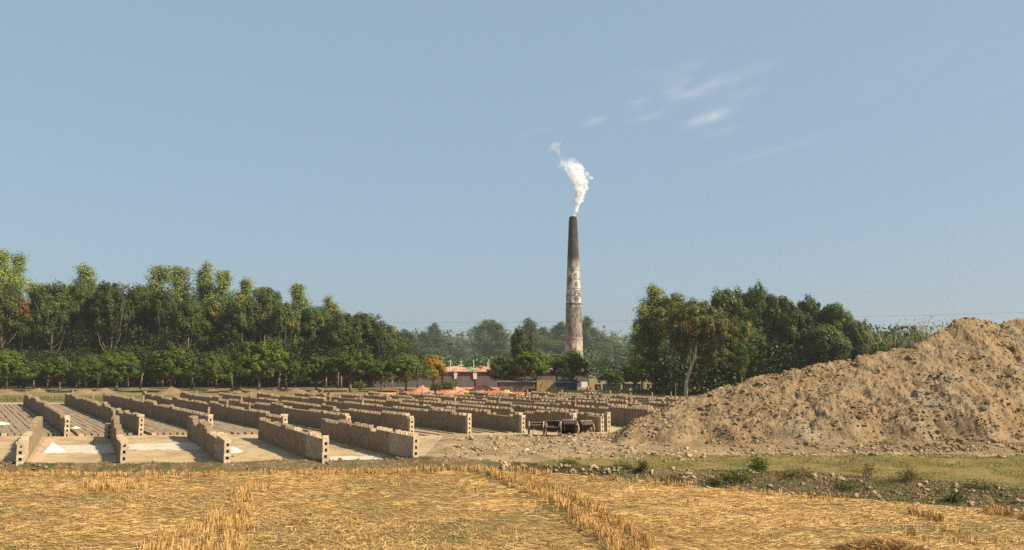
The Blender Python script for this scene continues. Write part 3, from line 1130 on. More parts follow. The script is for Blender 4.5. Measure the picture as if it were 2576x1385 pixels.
def along(pts, per_m, width, z):
    P = [G(X, Y, z) for X, Y in pts]
    xs, ys = [], []
    for a, b in zip(P[:-1], P[1:]):
        L_ = np.linalg.norm(b - a)
        m_ = max(1, int(L_ * per_m))
        t = rng.uniform(0, 1, m_)
        nrm = np.array([-(b - a)[1], (b - a)[0]]) / L_
        o_ = rng.normal(0, width, m_)
        xs.append(a[0] + (b - a)[0] * t + nrm[0] * o_)
        ys.append(a[1] + (b - a)[1] * t + nrm[1] * o_)
    return np.concatenate(xs), np.concatenate(ys)


def area(poly, per_m2, z):
    P = [G(X, Y, z) for X, Y in poly]
    x0, x1 = min(p[0] for p in P), max(p[0] for p in P)
    y0, y1 = min(p[1] for p in P), max(p[1] for p in P)
    m_ = int((x1 - x0) * (y1 - y0) * per_m2)
    x, y = rng.uniform(x0, x1, m_), rng.uniform(y0, y1, m_)
    k = in_poly(x, y, P)
    return x[k], y[k]


patches = [
    ('standing straw stubble along the foot of the bund at left', [along([(-60, 1196), (300, 1198), (640, 1196), (760, 1195)], 11, .13, -.15)], .15, .24, 12),
    ('standing straw stubble at the field edge below the fifth near stack', [along([(740, 1198), (1000, 1194), (1150, 1186), (1240, 1196)], 22, .16, -.17)], .18, .28, 12),
    ('long double line of standing stubble crossing the field to the lower right', [along([(1230, 1203), (1300, 1232), (1410, 1285), (1520, 1370), (1640, 1450)], 24, .16, -.25),
                                                                                    along([(1330, 1215), (1450, 1262), (1560, 1330), (1640, 1390)], 14, .12, -.25)], .14, .29, 11),
    ('rectangular patch of standing stubble near the left bund', [area([(188, 1240), (215, 1222), (375, 1218), (362, 1236), (250, 1243)], 26, -.15)], .2, .3, 13),
    ('broad patch of standing stubble at the lower left of the field', [area([(330, 1420), (345, 1385), (385, 1355), (450, 1345), (570, 1290), (600, 1258), (640, 1262), (625, 1330), (610, 1420)], 22, -.15),
                                                                        along([(590, 1262), (640, 1225)], 14, .12, -.15)], .14, .31, 11),
    ('short row of standing stubble along the right bank foot', [along([(1290, 1195), (1390, 1202)], 14, .12, -.22), along([(1490, 1212), (1560, 1214)], 16, .1, -.25),
                                                                 along([(1590, 1218), (1760, 1228)], 9, .15, -.3), along([(1830, 1235), (2130, 1262)], 7, .2, -.35),
                                                                 along([(2270, 1290), (2380, 1318)], 14, .12, -.4), along([(2480, 1290), (2600, 1310)], 24, .14, -.4)], .16, .28, 12),
    ('scattered tufts of stubble in the right part of the field', [area([(2400, 1375), (2430, 1350), (2520, 1345), (2500, 1378)], 10, -.4), area([(2270, 1350), (2300, 1332), (2440, 1330), (2420, 1352)], 6, -.4),
                                                                   area([(1800, 1372), (1820, 1350), (1960, 1345), (1980, 1375)], 1.5, -.35), area([(700, 1380), (1500, 1380), (1250, 1215), (760, 1215)], .18, -.2),
                                                                   area([(1700, 1380), (2560, 1380), (2300, 1300), (1600, 1250)], .22, -.3)], .1, .24, 10)]
for lab, lst, h0, h1, nb in patches:
    xx = np.concatenate([q[0] for q in lst])
    yy = np.concatenate([q[1] for q in lst])
    V, F, rn = tufts(xx, yy, nb, h0, h1)
    ob('standing_stubble', mesh_np('standing_stubble', V, F, m_stub, rnd=rn), kind='stuff', label=lab)

# straw heap at the lower right
hp = G(2215, 1392, -.4)
n = 5200
a = rng.uniform(0, 2 * pi, n)
rr = np.sqrt(rng.uniform(0, 1, n))
x, y = hp[0] + 1.05 * rr * np.cos(a), hp[1] + .6 * rr * np.sin(a)
z = -.4 + .26 * (1 - rr ** 2) * rng.uniform(.55, 1.05, n) + .02
V, F = straws(x, y, z, rng.uniform(.15, .42, n), rng.uniform(.006, .013, n), rng.uniform(0, pi, n), rng.normal(0, .3, n), rng.normal(0, .8, n))
thing('straw_heap', 'flat heap of reddish brown straw at the lower right of the field', 'straw heap', data=mesh_np('straw_heap', V, F, m_drystraw, rnd=rng.uniform(0, 1, n)))

# grass on verge and bank
n = 150000
x = rng.uniform(-24, 30, n)
y = rng.uniform(22, 35.5, n)
fe, bt = field_edge(x), bank_top(x)
vb = np.interp(x, [-60, -4, -2.5, 3, 6, 40], [0, 0, 31.5, 33.4, 34.8, 35])
g = fbm(x * .8, y * .8, 161, 4)
left = x < -2.5
ok = np.where(left, (y > fe) & (y < bt + .35), (y > fe + .1) & (y < vb)) & (rng.uniform(0, 1, n) < ss(.36, .62, g) + .08)
x, y = x[ok], y[ok]
n = len(x)
hh = rng.uniform(.02, .065, n) * np.where(y < bank_top(x), 1.5, 1.0)
yaw = rng.uniform(0, 2 * pi, n)
w = rng.uniform(.006, .014, n)
Z = H(x, y)
b0 = np.stack([x - w * np.cos(yaw), y - w * np.sin(yaw), Z], -1)
b1 = np.stack([x + w * np.cos(yaw), y + w * np.sin(yaw), Z], -1)
tp = np.stack([x + rng.normal(0, .02, n), y + rng.normal(0, .02, n), Z + hh], -1)
V = np.stack([b0, b1, tp], 1).reshape(-1, 3)
ob('short_grass', mesh_np('short_grass', V, np.arange(n * 3).reshape(-1, 3), m_grass, rnd=np.clip(rng.uniform(0, .6, n) + .8 * (fbm(x * .7, y * .7, 162, 2) - .35), 0, 1)), kind='stuff', label='short dry grass on the verge and bank')


def leaf_quads(cen, nrm, ln, wd, rngl=rng):
    """diamond leaves at cen, facing nrm"""
    n = len(cen)
    nrm = nrm / (np.linalg.norm(nrm, axis=1)[:, None] + 1e-9)
    r = rngl.normal(0, 1, (n, 3))
    r[:, 2] -= .5
    t = r - (r * nrm).sum(1)[:, None] * nrm
    t /= np.linalg.norm(t, axis=1)[:, None] + 1e-9
    s = np.cross(nrm, t)
    ln, wd = np.asarray(ln)[:, None], np.asarray(wd)[:, None]
    V = np.stack([cen - t * ln / 2, cen + s * wd / 2 - t * ln * .05, cen + t * ln / 2, cen - s * wd / 2 - t * ln * .05], 1).reshape(-1, 3)
    return V, np.arange(n * 4).reshape(-1, 4)


def shrub(name, label, X, Y, w, h, nl, lm, stems=10, dry=False, lsz=.045, z=None):
    g = G(X, Y, -.2 if z is None else z)
    g[2] = float(H(g[0], g[1])) - .02
    t = thing(name, label, 'shrub' if name == 'shrub' else 'bush', tuple(g))
    r = np.random.default_rng(int(X + Y))
    st, tips = [], []
    for i in range(stems):
        a = r.uniform(0, 2 * pi)
        sp = r.uniform(.1, 1) * w / 2
        tip = np.array([sp * cos(a), sp * sin(a), h * r.uniform(.6, 1)])
        mid = tip * .5 + np.array([0, 0, h * .1])
        bx_, by_ = r.normal(0, w * .2, 2)
        st.append(tube([[bx_, by_, 0], mid, tip], [.007, .005, .003], 4))
        tips.append((mid, tip))
    ob('stems', mesh_vf('stems', cat_vf(st), m_twig), t)
    if nl:
        k = r.integers(0, stems, nl)
        f = r.uniform(.15, 1.05, nl)[:, None]
        mids = np.array([q[0] for q in tips])[k]
        tp_ = np.array([q[1] for q in tips])[k]
        c = mids * (1 - f) * 1.0 + tp_ * f + r.normal(0, w * .13, (nl, 3)) * np.array([1, 1, .7])
        c[:, 2] = np.abs(c[:, 2] * r.uniform(.15, 1.05, nl)) + .02
        c[:, :2] += r.normal(0, w * .16, (nl, 2))
        V, F = leaf_quads(c, r.normal(0, 1, (nl, 3)) + np.array([0, 0, 1.0]), r.uniform(.7, 1.3, nl) * lsz * 1.7, r.uniform(.7, 1.3, nl) * lsz * .8, r)
        ob('foliage', mesh_np('foliage', V, F, lm, rnd=r.uniform(0, 1, nl)), t)
    return t


shrub('bush', 'bright green leafy bush on the bank below the middle of the mound', 1908, 1200, .75, .60, 1100, l_weed)
shrub('bush', 'low spreading green weeds left of the bright green bush on the bank', 1850, 1212, 1.1, .38, 1100, l_weed)
shrub('bush', 'dark green low bush at the foot of the bank, left of the spreading weeds', 1800, 1216, .6, .38, 600, l_weed)
shrub('bush', 'small rounded green shrub on the left part of the bank', 1616, 1200, .42, .38, 500, l_weed)
shrub('bush', 'low weeds just left of the small rounded shrub', 1570, 1195, .8, .22, 500, l_weed)
shrub('bush', 'tall bare twiggy bush with dry brown stems on the bank', 2185, 1218, .6, .75, 160, l_dry, stems=26)
shrub('bush', 'wispy grey green bush between the twiggy bush and the right edge', 2292, 1228, .65, .52, 900, l_olive, stems=30, lsz=.028)
shrub('bush', 'small bright green weed low on the bank near the right edge', 2400, 1252, .42, .30, 420, l_weed)
shrub('bush', 'low weeds on the bank just left of the twiggy bush', 2120, 1225, .7, .26, 420, l_weed)
shrub('bush', 'brown dry weeds on the bank between the two green bushes', 2010, 1212, 1.0, .3, 520, l_dry)
shrub('bush', 'dry brown weed tuft at the right end of the bank', 2470, 1245, .8, .3, 420, l_olive)
shrub('bush', 'faint thin dry stems standing on the grass before the mound', 2150, 1165, .6, .5, 30, l_dry, stems=12, z=0)
n = 17000
x = rng.uniform(0, 20, n)
fe, bt = field_edge(x), bank_top(x)
y = fe + .1 + (bt - fe + .2) * rng.uniform(0, 1, n)
k = fbm(x * .7, y * 1.0, 171, 4) > .47
x, y = x[k], y[k]
n = len(x)
hgt = .20 * np.clip(fbm(x * .9, y * .9, 172, 3) - .2, 0, 1)
V, F = leaf_quads(np.stack([x, y, H(x, y) + hgt * rng.uniform(.1, 1, n)], -1), rng.normal(0, 1, (n, 3)) + np.array([0, 0, .8]), rng.uniform(.03, .075, n), rng.uniform(.015, .035, n))
ob('bank_weeds', mesh_np('bank_weeds', V, F, l_bank, rnd=np.clip(rng.uniform(-.2, .7, n) + .7 * (fbm(x * .8, y * .8, 173, 2) - .3), 0, 1)), kind='stuff', label='low olive and brown weeds covering the bank')
for (X, Y, lab) in ((1430, 1180, 'low dark weeds where the bund meets the bank'), (1690, 1208, 'low olive weeds on the bank left of centre')):
    shrub('bush', lab, X, Y, .9, .2, 500, l_olive)

# ------------------------------------------------------------------ trees
def crown_mesh(seed, kind, m):
    r = np.random.default_rng(seed)
    if kind == 'round':        # nominal height 7, half width 3.4
        R, cz_, nl, rl, nc_, rc, lv, ls = (3.4, 3.4, 3.2), 3.7, 18, .46, 290, .5, 58, .25
    elif kind == 'broad':      # nominal height 17, half width 4.6
        R, cz_, nl, rl, nc_, rc, lv, ls = (5.0, 5.0, 5.6), 10.9, 22, .40, 260, .95, 66, .40
    elif kind == 'umbrella':   # nominal height 11, half width 4.2
        R, cz_, nl, rl, nc_, rc, lv, ls = (4.2, 4.2, 3.0), 7.7, 13, .48, 170, .72, 64, .27
    elif kind == 'euca':       # nominal height 22, half width 2.6
        R, cz_, nl, rl, nc_, rc, lv, ls = (2.7, 2.7, 8.8), 12.8, 34, .42, 270, .72, 56, .30
    elif kind == 'far':        # nominal height 16, half width 5
        R, cz_, nl, rl, nc_, rc, lv, ls = (4.4, 4.4, 6.8), 8.6, 14, .45, 90, 1.1, 44, .75
    elif kind == 'feather':
        R, cz_, nl, rl, nc_, rc, lv, ls = (2.7, 2.7, 3.9), 6.0, 14, .48, 170, .5, 60, .17
    R = np.array(R)
    d = r.normal(0, 1, (nl, 3))
    d /= np.linalg.norm(d, axis=1)[:, None]
    if kind in ('round', 'umbrella', 'broad'):
        d[:, 2] = np.abs(d[:, 2]) * (1.35 if kind == 'round' else 1.0) - (.5 if kind == 'round' else .3)
    if kind == 'feather':
        d[:, 2] = np.clip(d[:, 2], -.8, .75)
    lobes = d * R * (1 - rl) * r.uniform(.75, 1.05, (nl, 1))
    lr = rl * R * r.uniform(.75, 1.15, (nl, 1))
    if kind == 'euca':
        lobes[:, 2] = np.linspace(-.85, .78, nl) * R[2] + r.normal(0, .5, nl)
        tap = 1 - .6 * np.clip((lobes[:, 2] / R[2] + .2), 0, 1) ** 1.3
        lobes[:, :2] = r.normal(0, .36, (nl, 2)) * R[:2] * tap[:, None]
        lr = np.stack([1.15 * tap, 1.15 * tap, np.full(nl, 1.35)], -1) * r.uniform(.8, 1.2, (nl, 1))
    li = r.integers(0, nl, nc_)
    dd = r.normal(0, 1, (nc_, 3))
    dd[:, 2] = dd[:, 2] * .9 + .25
    dd /= np.linalg.norm(dd, axis=1)[:, None]
    cc = lobes[li] + dd * lr[li] * r.uniform(.72, 1.05, (nc_, 1))
    rcs = rc * r.uniform(.6, 1.25, nc_)
    k = np.repeat(np.arange(nc_), lv)
    n = len(k)
    ld = r.normal(0, 1, (n, 3))
    ld /= np.linalg.norm(ld, axis=1)[:, None]
    flat = .7 if kind in ('umbrella', 'feather') else .88
    p = cc[k] + ld * rcs[k][:, None] * r.uniform(.45, 1.0, (n, 1)) * np.array([1, 1, flat])
    if kind == 'euca':
        p[:, 2] -= 1.5 * r.uniform(0, 1, n) ** 2
        p[:, :2] *= (1 + .25 * r.normal(0, 1, (n, 1)))
    nr = ld * 1.0 + cc[k] / (np.linalg.norm(cc[k], axis=1)[:, None] + .1) * .6 + np.array([0, 0, .08 if kind == 'round' else .25]) + r.normal(0, .3, (n, 3))
    p[:, 2] += cz_
    zmin = {'round': .85, 'broad': 3.0, 'umbrella': 4.2, 'euca': 3.5, 'far': 1.0, 'feather': 2.0}[kind]
    kk = p[:, 2] > zmin + .5 * r.normal(0, 1, n)
    p, nr, k = p[kk], nr[kk], k[kk]
    n = len(p)
    V, F = leaf_quads(p, nr, ls * r.uniform(.7, 1.4, n), ls * .55 * r.uniform(.7, 1.3, n), r)
    rnd = np.clip(r.uniform(0, 1, nc_)[k] * .45 + r.uniform(0, .55, n), 0, 1)
    return mesh_np('crown', V, F, m, rnd=rnd)


def trunk_mesh(seed, kind, m):
    r = np.random.default_rng(seed)
    hs = {'round': (2.2, 5.2, .16, 7), 'broad': (6.5, 14, .26, 8), 'umbrella': (5.6, 9.2, .17, 8), 'euca': (12, 20, .2, 4), 'far': (4, 12, .25, 4), 'feather': (3, 8.5, .15, 6)}[kind]
    hb, ht, rb, nlm = hs
    ben = r.normal(0, .03 * hb, 2)
    pth = [[0, 0, -.15], [ben[0] * .3, ben[1] * .3, hb * .3], [ben[0], ben[1], hb * .65], [ben[0] * 1.1, ben[1] * 1.1, hb], [ben[0] * .6, ben[1] * .6, ht]]
    parts = [tube(pth, [rb * 1.25, rb, rb * .85, rb * .7, rb * .15], 8)]
    for i in range(nlm):
        a = r.uniform(0, 2 * pi) + i * 2.4
        z0 = hb * r.uniform(.55, .98)
        L_ = (ht - hb) * r.uniform(.55, .9)
        sp = L_ * r.uniform(.45, .95) * (.3 if kind in ('euca', 'feather', 'far') else 1)
        p0 = np.array([ben[0], ben[1], z0])
        p2 = p0 + np.array([sp * cos(a), sp * sin(a), L_])
        p1 = (p0 + p2) / 2 + np.array([sp * .15 * cos(a), sp * .15 * sin(a), -.08 * L_])
        parts.append(tube([p0, p1, p2], [rb * .5, rb * .33, rb * .08], 6))
    return mesh_vf('trunk', cat_vf(parts), m, True)


KIND = {'round': (7.0, 3.5), 'broad': (16.4, 4.9), 'umbrella': (11.0, 4.3), 'euca': (22.0, 2.0), 'far': (15.6, 4.9), 'feather': (10.4, 2.6)}
CR = {'round': [crown_mesh(200 + i, 'round', l_round) for i in range(4)], 'orange': [crown_mesh(210, 'round', l_orange)], 'rounddark': [crown_mesh(205 + i, 'round', l_shade) for i in range(2)],
      'broad': [crown_mesh(220 + i, 'broad', l_broad) for i in range(4)], 'brown': [crown_mesh(230, 'broad', l_brown)],
      'euca': [crown_mesh(240 + i, 'euca', l_euca) for i in range(3)], 'fareuca': [crown_mesh(250 + i, 'euca', l_far) for i in range(2)],
      'far': [crown_mesh(260 + i, 'far', l_far) for i in range(3)], 'umbrella': [crown_mesh(270 + i, 'umbrella', l_olive) for i in range(3)],
      'feather': [crown_mesh(283, 'feather', l_bright)], 'hazybroad': [crown_mesh(285, 'broad', l_far)]}
TR = {'round': [trunk_mesh(300 + i, 'round', m_bark) for i in range(3)], 'broad': [trunk_mesh(310 + i, 'broad', m_bark) for i in range(3)],
      'euca': [trunk_mesh(320 + i, 'euca', m_bark) for i in range(2)], 'far': [trunk_mesh(330, 'far', m_bark)], 'umbrella': [trunk_mesh(340, 'umbrella', m_barkpale)],
      'feather': [trunk_mesh(350, 'feather', m_bark)]}
BASEK = {'orange': 'round', 'rounddark': 'round', 'brown': 'broad', 'fareuca': 'euca', 'hazybroad': 'broad'}
NAMEK = {'round': 'orchard_tree', 'broad': 'broadleaf_tree', 'euca': 'feathery_tree', 'far': 'distant_tree', 'umbrella': 'slender_tree', 'feather': 'fine_leaved_tree'}
tree_n = 0


def tree(kind, X, topY, hw, d, label, group=None, baseY=None, rot=None):
    global tree_n
    tree_n += 1
    bk = BASEK.get(kind, kind)
    if baseY is not None:
        g = G(X, baseY)
        d = g[1]
    top = D(X, topY, d)
    hn, wn_ = KIND[bk]
    h = top[2]
    w = hw * np.hypot(d, 0) / FPX
    r = random.Random(tree_n * 13)
    z0 = float(H(top[0], d)) - .05
    root = thing(NAMEK[bk], label, 'tree', (top[0], d, z0), r.uniform(0, 2 * pi) if rot is None else rot, group, (w / wn_, w / wn_, h / hn))
    ob('trunk', r.choice(TR[bk]), root)
    ob('crown', r.choice(CR[kind]), root)
    return root


def nth(i):
    o = ['first', 'second', 'third', 'fourth', 'fifth', 'sixth', 'seventh', 'eighth', 'ninth', 'tenth', 'eleventh', 'twelfth', 'thirteenth', 'fourteenth', 'fifteenth', 'sixteenth', 'seventeenth',
         'eighteenth', 'nineteenth', 'twentieth', 'twenty-first', 'twenty-second', 'twenty-third', 'twenty-fourth', 'twenty-fifth', 'twenty-sixth', 'twenty-seventh', 'twenty-eighth', 'twenty-ninth', 'thirtieth', 'thirty-first', 'thirty-second', 'thirty-third', 'thirty-fourth']
    return o[i]


# orchard trees in front of the wood
front = [(20, 864, 68, 986), (98, 902, 36, 983), (155, 888, 48, 984), (222, 884, 60, 987), (298, 868, 66, 984), (436, 858, 76, 986), (548, 880, 50, 983), (656, 836, 84, 988), (745, 896, 36, 981),
         (798, 882, 52, 985), (884, 862, 74, 986), (960, 896, 38, 982), (1022, 876, 66, 986)]
for i, (X, tY, hw, bY) in enumerate(front):
    tree('round', X, tY, hw, 0, f'{nth(i)} round green orchard tree from the left edge, in front of the dark wood', 'round trees in front of the wood', bY)
tree('orange', 1090, 882, 40, 0, 'orchard tree with orange and yellow turning leaves left of the kiln wall', 'round trees in front of the wood', 983)
mid = [(1275, 880, 52, 984, 'dark round tree at the right end of the visible kiln wall'), (1345, 870, 62, 985, 'wide round tree over the low thatched shed, left of the chimney'),
       (1438, 872, 58, 985, 'round tree standing right below the chimney foot'), (1545, 925, 44, 984, 'low small tree with forked trunk right of the chimney'),
       (1595, 905, 46, 982, 'dark round tree right of the low forked one'), (1640, 900, 50, 981, 'dark round tree left of the first slender trunk')]
for X, tY, hw, bY, lab in mid:
    tree('round', X, tY, hw, 0, lab, 'round trees before the kiln', bY)
tree('broad', 1312, 812, 34, 112, 'tall dark narrow tree rising above the round trees left of the chimney')
for i, X in enumerate([60, 128, 195, 262, 340, 385, 490, 598, 705, 765, 842, 925]):
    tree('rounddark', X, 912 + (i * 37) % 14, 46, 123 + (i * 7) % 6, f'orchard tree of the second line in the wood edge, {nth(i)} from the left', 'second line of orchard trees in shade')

# tall dark wood at the left
tall = [('brown', 18, 690, 60, 122), ('broad', -45, 700, 70, 126), ('broad', 60, 758, 45, 124), ('broad', 140, 692, 62, 126), ('broad', 212, 690, 56, 129), ('broad', 290, 690, 60, 127), ('broad', 355, 698, 56, 130),
        ('broad', 420, 705, 50, 127), ('broad', 478, 735, 52, 124), ('broad', 548, 722, 56, 128), ('broad', 612, 728, 52, 126), ('broad', 668, 706, 58, 129), ('broad', 722, 745, 44, 125),
        ('broad', 798, 758, 56, 127), ('broad', 862, 772, 54, 124), ('broad', 925, 772, 56, 128), ('broad', 972, 806, 42, 126)]
for i, (kd, X, tY, hw, d) in enumerate(tall):
    lab = 'tall tree with rusty brown and yellow leaves near the left edge' if kd == 'brown' else f'tall dark broadleaf tree of the left wood, {nth(i)} from the left'
    tree(kd, X, tY, hw, d, lab, 'tall dark trees of the left wood')
for i in range(15):
    tree('broad', -70 + i * 75, 740 + (i * 53) % 35 + (max(0, i - 9) * 16), 58, 138 + (i * 5) % 8, f'shaded broadleaf tree deep in the left wood, {nth(i)} from the left', 'trees deep in the left wood')
eu = [(8, 612, 30), (42, 620, 24), (90, 688, 24), (214, 650, 28), (400, 640, 27), (450, 643, 28), (515, 646, 27), (566, 655, 24), (612, 686, 25), (655, 700, 24), (752, 692, 24), (828, 736, 26)]
for i, (X, tY, hw) in enumerate(eu):
    hw *= 1.35
    tree('euca', X, tY, hw, 152 + (i * 7) % 9, f'tall light green feathery tree above the left wood, {nth(sorted(q[0] for q in eu).index(X))} from the left edge', 'light feathery trees behind the left wood')

# hazy trees far behind the kiln
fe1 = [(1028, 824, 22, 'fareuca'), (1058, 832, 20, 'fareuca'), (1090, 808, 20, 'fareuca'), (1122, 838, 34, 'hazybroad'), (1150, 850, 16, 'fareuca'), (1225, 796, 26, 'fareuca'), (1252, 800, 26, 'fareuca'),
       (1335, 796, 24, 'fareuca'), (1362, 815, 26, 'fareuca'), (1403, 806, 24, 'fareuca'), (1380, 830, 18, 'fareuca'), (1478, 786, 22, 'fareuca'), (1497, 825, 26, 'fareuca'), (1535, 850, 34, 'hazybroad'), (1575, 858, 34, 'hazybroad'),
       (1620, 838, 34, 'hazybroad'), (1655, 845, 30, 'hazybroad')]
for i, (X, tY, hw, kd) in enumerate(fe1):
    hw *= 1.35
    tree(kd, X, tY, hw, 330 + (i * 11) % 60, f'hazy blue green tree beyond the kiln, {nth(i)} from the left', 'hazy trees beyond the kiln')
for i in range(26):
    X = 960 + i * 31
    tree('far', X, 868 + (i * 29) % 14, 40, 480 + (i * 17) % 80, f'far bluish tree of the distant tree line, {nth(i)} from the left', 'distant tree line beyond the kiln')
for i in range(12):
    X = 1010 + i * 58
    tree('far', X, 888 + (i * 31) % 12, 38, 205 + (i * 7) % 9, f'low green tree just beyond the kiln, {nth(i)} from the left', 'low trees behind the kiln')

# right hand group
tree('euca', 1640, 702, 40, 104, 'light feathery pointed tree at the left side of the right group', None)
tree('euca', 1612, 765, 24, 103, 'lower light drooping tree at the left edge of the right group', None)
rt = [(1830, 706, 56, 100), (1895, 700, 62, 104), (1955, 724, 62, 98), (2040, 730, 60, 101), (2100, 745, 56, 99), (2150, 790, 40, 96), (1990, 760, 60, 95), (2080, 800, 60, 93), (1880, 790, 60, 96), (1790, 800, 50, 108), (2170, 850, 30, 94),
      (1760, 860, 60, 112), (1860, 870, 60, 108), (1700, 880, 50, 116)]
for i, (X, tY, hw, d) in enumerate(rt):
    tree('broad', X, tY, hw, d, f'dark broadleaf tree behind the mound, {nth(sorted(q[0] for q in rt).index(X))} of the right group from the left', 'dark trees behind the mound')
tree('feather', 1908, 670, 30, 97, 'spiky dark green treetop standing highest in the right group')
tree('feather', 1862, 778, 46, 88, 'bright green fine leaved tree beside the slender trees')
for i, (X, tY, hw, d) in enumerate([(2215, 845, 34, 84), (2255, 850, 32, 82)]):
    tree('round', X, tY, hw, d, ['low olive tree behind the mound at the right of the wood', 'low tree behind the mound beside the bamboo'][i])


def custom_tree(label, base, pth_px, radii, crowns, limbs):
    g = G(*base)
    d = g[1]
    root = thing('slender_tree', label, 'tree', tuple(g), 0, 'slender trees left of the mound')
    pth = np.array([D(X, Y, d + dy) for X, Y, dy in pth_px]) - g
    pth[0, 2] = -.1
    parts = [tube(pth, radii, 9)]
    for (f, X, Y, dy, r0_) in limbs:
        p0 = pth[f]
        p2 = D(X, Y, d + dy) - g
        p1 = (p0 + p2) / 2 + np.array([0, 0, -.25])
        parts.append(tube([p0, p1, p2], [r0_, r0_ * .7, r0_ * .3], 6))
    ob('trunk', mesh_vf('trunk', cat_vf(parts), m_barkpale, True), root)
    hn, wn_ = KIND['umbrella']
    for j, (X, cY, hw, hh_, dy) in enumerate(crowns):
        c = D(X, cY, d + dy) - g
        w = hw * d / FPX
        sz = (hh_ * d / FPX) / 2.9
        o = ob('crown', CR['umbrella'][j % 3], root, (c[0], c[1], c[2] - 7.7 * sz), (0, 0, j * 1.3), (w / 4.3, w / 4.3, sz))
    return root


custom_tree('slender tree with upright pale trunk and olive crown, left of the pair', (1672, 990), [(1672, 990, 0), (1674, 950, 0), (1682, 910, .2), (1694, 880, .2), (1690, 840, 0), (1680, 790, 0)], [.22, .19, .16, .15, .12, .05],
            [(1660, 812, 66, 66, 0), (1695, 790, 60, 62, .6), (1632, 850, 34, 36, .2)], [(3, 1640, 820, 0, .1), (3, 1720, 830, .5, .1)])
custom_tree('slender tree with curved pale trunk forking under a wide olive crown, right of the pair', (1724, 1004), [(1724, 1004, 0), (1727, 960, 0), (1738, 925, 0), (1748, 900, 0), (1752, 870, 0), (1750, 820, 0), (1750, 790, 0)], [.22, .19, .165, .155, .13, .09, .04],
            [(1742, 808, 78, 70, 0), (1800, 835, 66, 66, .4), (1800, 905, 50, 44, -.2), (1725, 858, 50, 50, .5)], [(3, 1728, 850, .3, .11), (4, 1800, 850, -.2, .1), (3, 1790, 890, 0, .08), (2, 1735, 860, .2, .1)])

# slim trunks in the wood's edge
slim = [(18, 986), (35, 983), (60, 985), (84, 984), (118, 984), (135, 982), (182, 983), (200, 984), (245, 983), (262, 985), (300, 982), (322, 984), (352, 983), (377, 984), (392, 983), (462, 983), (480, 984), (505, 983), (522, 984), (560, 983), (585, 984), (612, 982), (675, 983), (700, 984), (720, 983), (760, 983), (775, 982), (820, 983), (850, 984), (905, 983), (940, 984), (985, 983), (1050, 984)]
tms = []
for i in range(4):
    r = np.random.default_rng(400 + i)
    b = r.normal(0, .15, 2)
    tms.append(mesh_vf('trunk', cat_vf([tube([[0, 0, -.1], [b[0] * .4, b[1] * .4, 1.6], [b[0], b[1], 3.4], [b[0] * 1.5, b[1] * 1.5, 5]], [.10, .085, .07, .03], 6),
                                        tube([[b[0], b[1], 3.3], [b[0] + .5, b[1], 4.5]], [.04, .02], 5)]), m_barkpale if i == 3 else m_bark, True))
scm = []
for i in range(2):
    r = np.random.default_rng(410 + i)
    n = 700
    p = r.normal(0, 1, (n, 3)) * np.array([.75, .75, .6]) + np.array([0, 0, 4.8])
    V, F = leaf_quads(p, r.normal(0, 1, (n, 3)) + np.array([0, 0, .8]), r.uniform(.2, .4, n), r.uniform(.1, .2, n), r)
    scm.append(mesh_np('crown', V, F, l_shade, rnd=r.uniform(0, 1, n)))
for i, (X, Y) in enumerate(slim):
    g = G(X, Y - 4 - 2 * ((i * 7) % 4))
    r = random.Random(i)
    t = thing('young_tree', f'slim young tree at the wood edge, {nth(i)} thin trunk from the left', 'tree', tuple(g), r.uniform(0, 6), 'slim young trees at the wood edge',
              (r.uniform(1.0, 1.9),) * 2 + (r.uniform(.85, 1.15),))
    ob('trunk', tms[i % 4], t)
    ob('crown', scm[i % 2], t)

# undergrowth and the dark depth of the wood
def undergrowth(name, label, x0, x1, y0, y1, h, n, ls, lm, seed):
    r = np.random.default_rng(seed)
    x, y = r.uniform(x0, x1, n), r.uniform(y0, y1, n)
    hh = h * (.35 + 1.1 * fbm(x * .25, y * .25, seed, 3))
    z = hh * r.uniform(0, 1, n) ** .7
    V, F = leaf_quads(np.stack([x, y, z], -1), r.normal(0, 1, (n, 3)) + np.array([0, -.3, .6]), ls * r.uniform(.7, 1.4, n), ls * .55 * r.uniform(.7, 1.4, n), r)
    return ob(name, mesh_np(name, V, F, lm, rnd=r.uniform(0, 1, n)), kind='stuff', label=label)


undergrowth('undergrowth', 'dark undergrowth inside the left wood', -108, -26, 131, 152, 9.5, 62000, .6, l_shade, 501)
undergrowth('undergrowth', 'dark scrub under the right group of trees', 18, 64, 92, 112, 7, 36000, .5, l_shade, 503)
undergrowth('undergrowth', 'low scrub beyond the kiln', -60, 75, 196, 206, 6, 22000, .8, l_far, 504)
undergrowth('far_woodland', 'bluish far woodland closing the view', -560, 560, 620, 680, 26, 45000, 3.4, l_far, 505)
undergrowth('undergrowth', 'dry scrub and weeds at the rear edge of the brickyard', -62, -34, 79, 90, .25, 5000, .14, l_olive, 506)
undergrowth('undergrowth', 'yellowing grass in front of the sheds', 5, 24, 97, 106, .35, 5000, .16, l_olive, 507)

